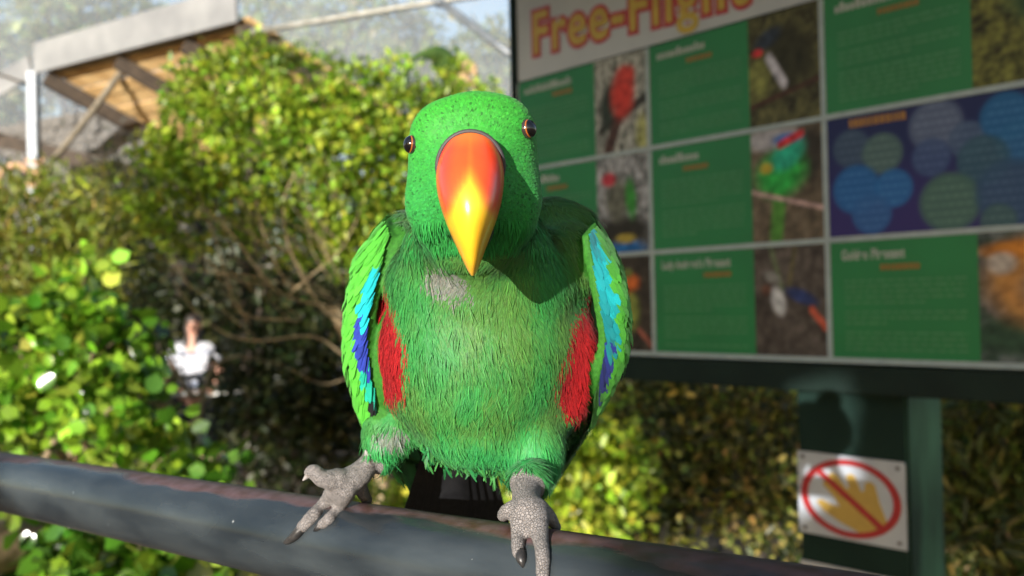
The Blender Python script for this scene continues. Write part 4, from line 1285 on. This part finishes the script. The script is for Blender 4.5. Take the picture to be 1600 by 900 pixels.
WL = wing_shell([(616, 368, .458), (601, 420, .455), (587, 480, .453), (580, 540, .455), (590, 605, .461), (600, 668, .473)],
                [(610, 345, .476), (572, 405, .474), (556, 470, .472), (553, 540, .474), (567, 612, .480), (592, 682, .488)],
                [(655, 335, .56), (622, 400, .575), (612, 480, .585), (616, 560, .595), (632, 650, .60), (655, 725, .60)], .004)
WR = wing_shell([(912, 368, .448), (921, 420, .445), (932, 480, .443), (939, 530, .445), (932, 580, .450), (922, 618, .458)],
                [(925, 350, .468), (954, 410, .465), (967, 470, .463), (965, 540, .465), (946, 592, .471), (922, 638, .478)],
                [(889, 335, .56), (919, 400, .575), (925, 480, .59), (919, 560, .60), (899, 650, .61), (869, 720, .61)], .004)

def add_shell(G, N, side):
    # outward normal must point away from the trunk
    c = np.array(at(752, 520, .50))
    if ((G - c) * N).sum() < 0: N = -N
    U, Vn = G.shape[:2]
    t = .0024
    A = [[parts_bm.verts.new(G[i, j] + N[i, j] * t) for j in range(Vn)] for i in range(U)]
    B = [[parts_bm.verts.new(G[i, j] - N[i, j] * t) for j in range(Vn)] for i in range(U)]
    for i in range(U - 1):
        for j in range(Vn - 1):
            parts_bm.faces.new((A[i][j], A[i][j + 1], A[i + 1][j + 1], A[i + 1][j]))
            parts_bm.faces.new((B[i][j], B[i + 1][j], B[i + 1][j + 1], B[i][j + 1]))
    for i in range(U - 1):
        parts_bm.faces.new((A[i][0], A[i + 1][0], B[i + 1][0], B[i][0]))
        parts_bm.faces.new((A[i][-1], B[i][-1], B[i + 1][-1], A[i + 1][-1]))
    for j in range(Vn - 1):
        parts_bm.faces.new((A[0][j], B[0][j], B[0][j + 1], A[0][j + 1]))
        parts_bm.faces.new((A[-1][j], A[-1][j + 1], B[-1][j + 1], B[-1][j]))
    return N

NL_ = add_shell(*WL, -1)
NR_ = add_shell(*WR, 1)

# legs and feet (left foot in the picture first)
SC = .09
foot_pts = []
lf_c = (534, 756, .462, 22)
foot_pts += chain([(592, 700, .478, 18), (577, 724, .473, 17), (558, 744, .467, 21), lf_c], scute=.04)
foot_pts += chain([lf_c, (510, 785, None, 12.0), (489, 806, None, 11.2), (470, 826, None, 9.5)], scute=SC)
foot_pts += chain([(540, 762, .462, 20), (530, 792, None, 10.3), (514, 811, None, 9.5), (502, 820, None, 7.7)], scute=SC)
foot_pts += chain([(530, 750, .46, 19), (504, 748, .455, 14), (490, 736, .454, 12), (482, 739, .453, 8)], scute=.05)
foot_pts += chain([(556, 744, .466, 17), (574, 731, .468, 10), (575, 712, .468, 7)], scute=.05)
foot_pts += chain([(556, 748, .468, 16), (566, 768, .478, 11), (574, 782, .49, 9)], scute=.05)
rf_c = (826, 800, .400, 26)
foot_pts += chain([(826, 745, .430, 24), (822, 775, .414, 23), rf_c], scute=.04)
foot_pts += chain([(820, 803, .402, 24), (811, 836, None, 12.9), (809, 855, None, 11.2), (810, 868, None, 8.6)], scute=SC)
foot_pts += chain([(834, 803, .400, 24), (844, 840, None, 13.8), (848, 868, None, 12.5), (848, 893, None, 11.6), (849, 920, None, 9.5)], scute=SC)
foot_pts += chain([(838, 795, .402, 19), (858, 808, .405, 12), (870, 824, .412, 8)], scute=.05)
foot_pts += chain([(818, 800, .403, 20), (796, 798, .405, 14), (785, 806, .412, 10)], scute=.05)
FOOT = np.array([tuple(p) for p in foot_pts])

tmp = bpy.data.objects.new("tmp_body", mesh_bm("tmp_body", parts_bm))
COL.objects.link(tmp)
md = tmp.modifiers.new("r", 'REMESH'); md.mode = 'VOXEL'; md.voxel_size = .0011; md.use_smooth_shade = True
md2 = tmp.modifiers.new("s", 'SMOOTH'); md2.factor = .5; md2.iterations = 5
dg = bpy.context.evaluated_depsgraph_get()
body_me = bpy.data.meshes.new_from_object(tmp.evaluated_get(dg), depsgraph=dg)
body_me.name = "body"
bpy.data.objects.remove(tmp)

nv = len(body_me.vertices)
BV = np.empty(nv * 3, dtype=np.float32); body_me.vertices.foreach_get("co", BV); BV = BV.reshape(-1, 3).astype(float)
# nearest foot-chain distance
def near_dist(P, Q, chunk=4000):
    kd = kdtree.KDTree(len(Q))
    for i, q in enumerate(Q.tolist()): kd.insert(q, i)
    kd.balance()
    return np.array([kd.find(p)[2] for p in P.tolist()])
foot_d = near_dist(BV, FOOT)
# soften the folds between the masses, leaving feet and wings crisp
ne = len(body_me.edges)
ED = np.empty(ne * 2, dtype=np.int32); body_me.edges.foreach_get("vertices", ED); ED = ED.reshape(-1, 2)
deg = np.bincount(ED.ravel(), minlength=nv).astype(float)[:, None]
wd0 = near_dist(BV, np.concatenate([WL[0][::2, ::1].reshape(-1, 3), WR[0][::2, ::1].reshape(-1, 3)]))
free = (sstep(.008, .016, foot_d) * sstep(.006, .014, wd0))[:, None] * .6
for _ in range(150):
    acc_ = np.stack([np.bincount(ED[:, 0], BV[ED[:, 1], c], nv) + np.bincount(ED[:, 1], BV[ED[:, 0], c], nv) for c in range(3)], 1)
    BV = BV + free * (acc_ / deg - BV)
body_me.vertices.foreach_set("co", BV.astype(np.float32).ravel()); body_me.update()
TH_L, TH_R = np.array(at(604, 690, .479)), np.array(at(836, 722, .44))

def wp(px, py, d=.462):            # a planning point in the bird's own frontal plane (x, z)
    p = at(px, py, d); return (p.x, p.z)

def in_poly(X, Z, poly):
    ins = np.zeros(len(X), bool)
    n = len(poly)
    for i in range(n):
        x0, z0 = poly[i]; x1, z1 = poly[(i + 1) % n]
        c = ((z0 > Z) != (z1 > Z))
        xi = x0 + (Z - z0) * (x1 - x0) / (z1 - z0 + 1e-12)
        ins ^= c & (X < xi)
    return ins

RED_L = [wp(*p) for p in ((603, 432), (612, 455), (628, 500), (642, 520), (646, 560), (630, 614), (606, 622), (586, 604), (582, 560), (583, 500), (588, 460))]
RED_L2 = [wp(*p) for p in ((633, 582), (640, 592), (638, 612), (631, 606))]
RED_L3 = [wp(*p) for p in ((614, 392), (617, 398), (604, 412), (598, 410))]
RED_R = [wp(*p, .452) for p in ((922, 440), (934, 500), (938, 560), (942, 600), (934, 655), (915, 668), (895, 650), (875, 640), (870, 600), (880, 560), (888, 505), (905, 480), (918, 470))]
GREY = [wp(*p, .445) for p in ((670, 420), (688, 416), (735, 442), (742, 462), (708, 462), (672, 448))]
GREY2 = [wp(*p, .47) for p in ((588, 670), (625, 664), (640, 672), (632, 690), (590, 684))]
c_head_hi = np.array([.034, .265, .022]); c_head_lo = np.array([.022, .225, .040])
c_chest = np.array([.060, .160, .028]); c_chest_t = np.array([.024, .182, .036])
c_red = np.array([.27, .006, .008]); c_turq = np.array([.008, .34, .36]); c_blue = np.array([.018, .035, .26])
c_teal = np.array([.01, .34, .22]); c_wing = np.array([.060, .31, .026]); c_black = np.array([.006, .006, .007])
c_grey = np.array([.17, .15, .155]); c_foot = np.array([.215, .195, .185])
Z_HEAD = at(740, 390, .42).z
HC = np.array(at(740, 262, .408))

def feather_color(P, jit=0.0, region_only=False):
    n = len(P)
    Q = P + rng.normal(size=P.shape) * jit
    X, Y, Z = Q.T
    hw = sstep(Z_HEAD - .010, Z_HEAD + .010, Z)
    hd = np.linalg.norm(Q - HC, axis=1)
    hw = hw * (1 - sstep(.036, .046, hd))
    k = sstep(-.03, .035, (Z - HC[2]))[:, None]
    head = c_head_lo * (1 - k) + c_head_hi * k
    nz = sstep(.25, .75, np.array([noise.noise((p[0] * 48, p[1] * 48, p[2] * 30)) + .5 * noise.noise((p[0] * 130, p[1] * 130, p[2] * 70)) for p in Q]) * .5 + .5)
    chest = c_chest * (1 - nz[:, None]) + c_chest_t * nz[:, None]
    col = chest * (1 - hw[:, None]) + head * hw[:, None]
    # thighs and belly are a cleaner green
    lowz = sstep(at(750, 640, .46).z, at(750, 700, .46).z, Z)[:, None] * .55
    col = col * (1 - lowz) + c_teal * np.array([2.2, .85, .35]) * lowz
    front = Y < .56
    for poly in (RED_L, RED_L2, RED_L3, RED_R):
        col[in_poly(X, Z, poly) & front] = c_red
    for poly in (GREY, GREY2):
        m = in_poly(X, Z, poly) & front
        col[m] = c_grey * (0.45 + .6 * rng.random((m.sum(), 1))) * (1 - .0) + col[m] * .25
    return col

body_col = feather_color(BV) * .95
feet_m = (foot_d < .0085) & (np.linalg.norm(BV - TH_L, axis=1) > .0125) & (np.linalg.norm(BV - TH_R, axis=1) > .0165)
feet_m &= BV[:, 2] < at(700, 705, .47).z
body_col[feet_m] = c_foot
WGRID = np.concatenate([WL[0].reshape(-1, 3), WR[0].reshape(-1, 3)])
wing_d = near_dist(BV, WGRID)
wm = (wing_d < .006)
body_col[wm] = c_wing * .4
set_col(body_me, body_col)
a = body_me.attributes.new("foot", 'FLOAT', 'POINT'); a.data.foreach_set("value", feet_m.astype(np.float32))

def body_mat():
    m = mat_attr("parrot_skin", rough=.75, spec=.25, nscale=500, namt=.25)
    n, l = m.node_tree.nodes, m.node_tree.links
    b = n["Principled BSDF"]
    tc = n.new("ShaderNodeTexCoord")
    v = n.new("ShaderNodeTexVoronoi"); v.inputs["Scale"].default_value = 820; v.feature = 'DISTANCE_TO_EDGE'
    l.new(tc.outputs["Object"], v.inputs["Vector"])
    mr = n.new("ShaderNodeMapRange"); mr.inputs[2].default_value = .12
    l.new(v.outputs["Distance"], mr.inputs[0])
    bp = n.new("ShaderNodeBump"); bp.inputs["Strength"].default_value = .8; bp.inputs["Distance"].default_value = .0005
    fa = n.new("ShaderNodeAttribute"); fa.attribute_name = "foot"
    l.new(fa.outputs["Fac"], bp.inputs["Strength"])
    l.new(mr.outputs[0], bp.inputs["Height"]); l.new(bp.outputs[0], b.inputs["Normal"])
    return m

parrot_base = at(700, 800, .44)
parrot = thing("parrot", parrot_base, "bright green parrot with orange beak and red flanks perched on the dark rail", "parrot")
body = link("body", body_me, body_mat(), parrot)

# --- plumage scattered over the body
body_me.calc_loop_triangles()
nt = len(body_me.loop_triangles)
TRI = np.empty(nt * 3, dtype=np.int32); body_me.loop_triangles.foreach_get("vertices", TRI); TRI = TRI.reshape(-1, 3)
T0, T1, T2 = BV[TRI[:, 0]], BV[TRI[:, 1]], BV[TRI[:, 2]]
TN = np.cross(T1 - T0, T2 - T0); TA = np.linalg.norm(TN, axis=1) / 2; TN = unit(TN)
okt = ~(feet_m[TRI].any(1)) & (TN[:, 2] > -.8)

def scatter(n, mask):
    idx = np.nonzero(mask & okt)[0]
    p = TA[idx] / TA[idx].sum()
    pick = idx[rng.choice(len(idx), n, p=p)]
    r1 = np.sqrt(rng.random((n, 1))); r2 = rng.random((n, 1))
    P = T0[pick] * (1 - r1) + T1[pick] * r1 * (1 - r2) + T2[pick] * r1 * r2
    return P, TN[pick]

CEN = (T0 + T1 + T2) / 3
tri_head = (np.linalg.norm(CEN - HC, axis=1) < .043) & (CEN[:, 2] > Z_HEAD - .006)
tri_wing = wm[TRI].any(1)
BEAK_C = np.array(at(736, 290, .372))
BLADE = (np.array([[0, .35, 0], [0, -.35, 0], [.55, .5, .10], [.55, -.5, .10], [1, .16, .06], [1, -.16, .06]]), np.array([[0, 1, 3, 2], [2, 3, 5, 4]]))
SCALE_F = (np.array([[0, .4, 0], [0, -.4, 0], [.6, .5, .09], [.6, -.5, .09], [.92, .28, .06], [.92, -.28, .06]]), np.array([[0, 1, 3, 2], [2, 3, 5, 4]]))

def feathers(name, P, N, flow, L, W, col, lift, shape, var=.3, parent=parrot):
    n = len(P)
    flow = flow - N * (flow * N).sum(1, keepdims=True)
    A = unit(unit(flow) + rng.normal(size=P.shape) * .13)
    A = unit(A - N * (A * N).sum(1, keepdims=True) + N * (lift * (.5 + rng.random((n, 1)))))
    NN = unit(N + rng.normal(size=P.shape) * .10)
    c = col * (1 + var * (rng.random((n, 1)) - .5) * 2) * (1 + .06 * rng.normal(size=(n, 3)))
    tip = c * (1.12)
    LL = L * (.7 + .6 * rng.random(n))
    return link(name, cards(name, P - N * .0003, A, NN, LL, W * (.7 + .6 * rng.random(n)), c, shape, True, tip), M_feather, parent, "stuff")

# head: short, close, scale-like feathers swept back from the beak
P, N = scatter(46000, tri_head)
bd = np.linalg.norm(P - BEAK_C, axis=1)
fl = unit(P - BEAK_C) + np.array([0, .9, -.25])
eyeL, eyeR = np.array(at(645, 226, .395)), np.array(at(823, 202, .392))
ke = (np.linalg.norm(P - eyeL, axis=1) > .0046) & (np.linalg.norm(P - eyeR, axis=1) > .0046)
P, N, fl, bd = P[ke], N[ke], fl[ke], bd[ke]
col = feather_color(P, .001)
darkf = rng.random(len(P)) < .05
col[darkf] *= .5
feathers("head_feathers", P, N, fl, .0028, .0011, col, .06, SCALE_F, .2)
# body: long soft strands
P, N = scatter(150000, ~tri_head & ~tri_wing)
side = np.sign(P[:, 0] - at(750, 500, .46).x)
fl = np.array([0, .15, -1.0]) + np.stack([.28 * side * sstep(0, .05, np.abs(P[:, 0] - at(750, 500, .46).x)), np.zeros(len(P)), np.zeros(len(P))], 1)
swirl = np.array([[noise.noise((p[0] * 30, p[1] * 30, p[2] * 30)), 0, noise.noise((p[0] * 30 + 9, p[1] * 30, p[2] * 30)) * .4] for p in P])
fl = fl + swirl * .8
col = feather_color(P, .0016)
feathers("body_feathers", P, N, fl, .0060, .0005, col, .035, BLADE, .17)
# a looser outer layer that breaks the outline
P, N = scatter(5000, ~tri_head & ~tri_wing)
fl = np.array([0, .1, -1.0]) + rng.normal(size=P.shape) * .16
feathers("loose_feathers", P, N, fl, .009, .0004, feather_color(P, .0016) * 1.1, .12, BLADE, .3)
# ruff at the lower edge of the head, over the neck
P, N = scatter(2500, (np.abs(CEN[:, 2] - Z_HEAD - .006) < .006) & (CEN[:, 1] < .44) & ~tri_wing)
feathers("neck_ruff", P, N, unit(P - BEAK_C) * .4 + np.array([0, .1, -1.]), .0065, .0006, c_head_lo * np.ones((len(P), 1)), .09, BLADE, .3)

# wing coverts and flight feathers: rows of overlapping feathers down each shell
COVERT = (np.array([[0, .30, 0], [0, -.30, 0], [.45, .52, .05], [.45, -.52, .05], [.82, .42, .05], [.82, -.42, .05], [1, .08, .02], [1, -.08, .02]]),
          np.array([[0, 1, 3, 2], [2, 3, 5, 4], [4, 5, 7, 6]]))
def wing_feathers(G, N, left):
    U, Vn = G.shape[:2]
    P, A, NN, L, W, C = [], [], [], [], [], []
    for i in np.linspace(0, U - 1.01, 46):
        for j in np.linspace(0, Vn - 1.01, 40):
            i2 = min(max(i + rng.normal() * .35, 0), U - 1.01); j2 = min(max(j + rng.normal() * .18, 0), Vn - 1.01)
            a, b = int(i2), int(j2); fa, fb = i2 - a, j2 - b
            def s(X): return (X[a, b] * (1 - fa) * (1 - fb) + X[a + 1, b] * fa * (1 - fb) + X[a, b + 1] * (1 - fa) * fb + X[a + 1, b + 1] * fa * fb)
            p, n = s(G), unit(s(N)[None])[0]
            u, v = i2 / (U - 1), j2 / (Vn - 1)
            d = unit((G[min(a + 1, U - 1), b] - G[max(a - 1, 0), b])[None])[0] + unit((G[a, min(b + 1, Vn - 1)] - G[a, max(b - 1, 0)])[None])[0] * .28
            vv = v + rng.normal() * .012; u = u + rng.normal() * .028 + (v - .06) * .6
            if left:
                edge = .10 if u < .62 else .08
                if vv < edge:
                    if u < .16: c = c_wing
                    elif u < .42: c = c_turq
                    elif u < .62: c = c_blue
                    elif u < .80: c = c_teal
                    else: c = c_black if vv < .07 else c_wing
                else: c = c_wing * (1.15 - .4 * (v > .4))
            else:
                edge = .13 if u < .58 else .08
                if vv < edge:
                    if u < .55: c = c_turq * (1 - .25 * (u > .4))
                    elif u < .84: c = c_blue
                    else: c = c_wing * .8
                else: c = c_wing * (1.0 - .3 * (v > .45))
            ln = .010 + .012 * max(0, u - .45) + .006 * v
            P.append(p + n * (.0026 + .0012 * rng.random())); A.append(d + n * .05); NN.append(n + rng.normal(size=3) * .07)
            L.append(ln * (.85 + .3 * rng.random())); W.append((.0058 if v > .25 else .0042) * (.85 + .3 * rng.random()))
            C.append(np.asarray(c) * (1 + .38 * (rng.random() - .5)))
    P, A, NN, C = map(np.array, (P, A, NN, C))
    link("wing_feathers", cards("wing_feathers", P, A, NN, np.array(L), np.array(W), C, COVERT, True, C * 1.15), M_feather, parrot, "stuff")

wing_feathers(WL[0], NL_, True)
wing_feathers(WR[0], NR_, False)

# --- beak: upper mandible as a swept shield, hooked at the tip
ys = [203, 214, 228, 248, 272, 298, 322, 346, 370, 394, 412, 424, 431]
hw = [14, 32, 42, 50, 53.5, 52, 47, 39.5, 30, 20, 12.5, 7, 2.5]
fd = [.3760, .3690, .3630, .3560, .3495, .3455, .3440, .3445, .3470, .3515, .3560, .3605, .3640]
bdp = [.385, .388, .389, .389, .388, .387, .385, .383, .380, .376, .373, .3705, .3680]
cx = [735, 735, 735, 735, 734.5, 734.5, 735, 735.5, 736, 737, 738, 738.5, 739]
prof = catmull(np.stack([ys, hw, fd, bdp, cx], 1), 4)
V, C = [], []
NA = 22
for y, w, f, bk, x in prof:
    for k in range(NA + 1):
        ph = -math.pi / 2 + math.pi * k / NA
        s_, c_ = math.sin(ph), math.cos(ph)
        dd = bk - (bk - f) * (c_ ** 0.55)
        xx = x + w * s_ * (dd / f) ** .0
        V.append(at(xx, y, dd))
        # horn colour: red-orange crown, yellow wedge down the ridge to the tip
        edge = np.interp(y, [255, 290, 325, 355, 440], [-.25, .12, .55, 1.2, 1.6])
        yw = float(sstep(edge + .38, edge - .22, abs(s_)))
        orange = float(sstep(1.0, .35, abs(s_))) * .25 + float(sstep(235, 205, y)) * .5
        red = np.array([.80, .038, .015]); org = np.array([.84, .20, .018]); yel = np.array([.86, .47, .022])
        base = red * (1 - orange) + org * orange
        if yw < .5: c = base * (1 - yw * 2) + org * (yw * 2)
        else: c = org * (2 - yw * 2) + yel * (yw * 2 - 1)
        tipd = float(sstep(405, 432, y)); c = c * (1 - .35 * tipd) + np.array([.62, .22, .05]) * .35 * tipd
        lo = float(sstep(.62, 1.0, abs(s_))) * float(sstep(330, 380, y)); c = c * (1 - .45 * lo) + org * .45 * lo
        C.append(c)
F = []
K = NA + 1
for i in range(len(prof) - 1):
    for k in range(NA):
        F.append((i * K + k, (i + 1) * K + k, (i + 1) * K + k + 1, i * K + k + 1))
    F.append((i * K + NA, (i + 1) * K + NA, (i + 1) * K, i * K))
F.append(tuple(range(K))); F.append(tuple(range((len(prof) - 1) * K, len(prof) * K))[::-1])
me = mesh_py("beak", V, F, True)
set_col(me, np.array(C))
bm = bmesh.new(); bm.from_mesh(me); bmesh.ops.recalc_face_normals(bm, faces=bm.faces); bm.to_mesh(me); bm.free()
M_beak = mat_attr("beak_horn", rough=.30, spec=.5, nscale=160, namt=.05, bump=.05, bscale=400, coat=.25)
link("upper_beak", me, M_beak, parrot)
bm = bmesh.new()
m = Matrix.Translation(at(737, 352, .388)) @ Matrix.Diagonal((36 * S(.388), 34 * S(.388), 44 * S(.388), 1))
bmesh.ops.create_icosphere(bm, subdivisions=3, radius=1, matrix=m)
link("lower_beak", mesh_bm("lower_beak", bm, True), mat_plain("black_horn", (.02, .018, .018), .35), parrot)
# cere: dark rim round the top of the beak
rim = []
for k in range(13):
    a_ = math.pi * (-.10 + 1.2 * k / 12)
    rim.append(at(735 - 52 * math.cos(a_), 262 - 57 * max(-1, math.sin(a_)), .3765 - .003 * math.sin(a_)))
tube("cere", rim, [.0006] + [.0010] * 11 + [.0006], mat_plain("cere_skin", (.045, .038, .038), .6), parrot, 8, 2)

# --- eyes
M_eye = mat_attr("eye", rough=.08, spec=.6, coat=.8)
for c, ax, r in ((eyeL, Vector((-.90, -.42, .06)), .0042), (eyeR, Vector((.86, -.50, .08)), .0044)):
    bm = bmesh.new()
    ax.normalize()
    q = ax.to_track_quat('Z', 'Y').to_matrix().to_4x4()
    bmesh.ops.create_uvsphere(bm, u_segments=32, v_segments=32, radius=r, matrix=Matrix.Translation(Vector(c)) @ q)
    me = mesh_bm("eye", bm, True)
    vv = np.array([v.co for v in me.vertices]) - c
    ang = np.degrees(np.arccos(np.clip((vv @ np.array(ax)) / r, -1, 1)))
    cc = np.where(ang[:, None] < 62, np.array([.004, .003, .003]), np.where(ang[:, None] < 73, np.array([.38, .10, .012]), np.array([.03, .022, .02])))
    set_col(me, cc)
    e = link("eye", me, M_eye, parrot)
    # eyelid rim
    t1 = ax.orthogonal().normalized(); t2 = ax.cross(t1)
    ring = [Vector(c) + ax * (r * .36) + (t1 * math.cos(2 * math.pi * k / 16) + t2 * math.sin(2 * math.pi * k / 16)) * r * .97 for k in range(17)]
    tube("eyelid", ring, [.00065] * 17, mat_plain("eyelid_skin", (.04, .035, .035), .6), e, 6, 2)

# --- claws
M_claw = mat_noise("claw", (.012, .011, .011), (.045, .042, .04), 200, .35, .1)
M_pclaw = mat_noise("pale_claw", (.20, .18, .17), (.34, .32, .30), 200, .45, .1)
for pts, mt in (([(474, 822, None, 9), (462, 836, None, 8), (449, 846, None, 5), (443, 848, None, 1)], M_claw),
                ([(503, 818, None, 6), (496, 825, None, 5), (490, 830, None, 1)], M_claw),
                ([(485, 738, .453, 6), (479, 745, .4525, 4), (473, 751, .452, 1)], M_pclaw),
                ([(575, 716, .468, 5), (573, 709, .467, 4), (571, 703, .466, 1)], M_pclaw),
                ([(812, 862, None, 9), (815, 875, None, 8), (817, 887, None, 1.5)], M_claw),
                ([(847, 915, None, 9), (849, 935, None, 7), (850, 950, None, 1.5)], M_claw)):
    pp, rr = [], []
    for px, py, d, r in pts:
        if d is None:
            h = rail_hit(px, py); d = h - r * S(h) * .7
        pp.append(at(px, py, d)); rr.append(r * S(d))
    tube("claw", pp, rr, mt, parrot, 10, 4)

# --- tail: dark fan hanging behind the perch
M_tail = mat_noise("tail_feather", (.004, .004, .005), (.012, .012, .013), 90, .5, .1)
top = at(712, 690, .515)
for k in range(9):
    s_ = (k - 4) / 4
    bm = bmesh.new()
    a0 = top + Vector((s_ * .012, .001 * abs(k - 4), 0)); tip = at(708 + s_ * 62, 900 - abs(s_) * 40, .60) + Vector((0, .0016 * k, 0))
    d = tip - a0; sd_ = Vector((1, 0, 0)); nrm = sd_.cross(d).normalized()
    prev = None
    for t in np.linspace(0, 1, 9):
        w = .011 * (0.5 + .9 * t) * (1 if t < .9 else .55)
        c = a0 + d * t
        row = [bm.verts.new(c + sd_ * w + nrm * 0), bm.verts.new(c + nrm * .0012), bm.verts.new(c - sd_ * w)]
        if prev:
            for q in range(2): bm.faces.new((prev[q], prev[q + 1], row[q + 1], row[q]))
        prev = row
    me = mesh_bm("tail_feather", bm, True)
    o = link("tail_feather", me, M_tail, parrot)
    sm = o.modifiers.new("t", 'SOLIDIFY'); sm.thickness = .0006
# under-tail coverts: green tufts closing the belly
n = 1800
P = np.stack([rng.uniform(at(655, 0, .5).x, at(800, 0, .48).x, n), rng.uniform(.455, .515, n), np.zeros(n)], 1)
P[:, 2] = np.interp(P[:, 0], [at(655, 0, .5).x, at(800, 0, .48).x], [at(655, 684, .48).z, at(800, 716, .48).z]) + rng.normal(size=n) * .004
A = np.stack([rng.normal(size=n) * .5 + .35, rng.normal(size=n) * .3 + .45, -np.ones(n)], 1)
cc = np.where(rng.random((n, 1)) < .6, np.array([.05, .24, .05]), np.array([.02, .20, .05])) * (.35 + .7 * rng.random((n, 1)))
link("under_tail_feathers", cards("under_tail_feathers", P, A, np.array([[0, -1., .2]]) + rng.normal(size=P.shape) * .3, .008 * (.5 + .8 * rng.random(n)), .0013, cc, BLADE, True, cc), M_feather, parrot, "stuff")
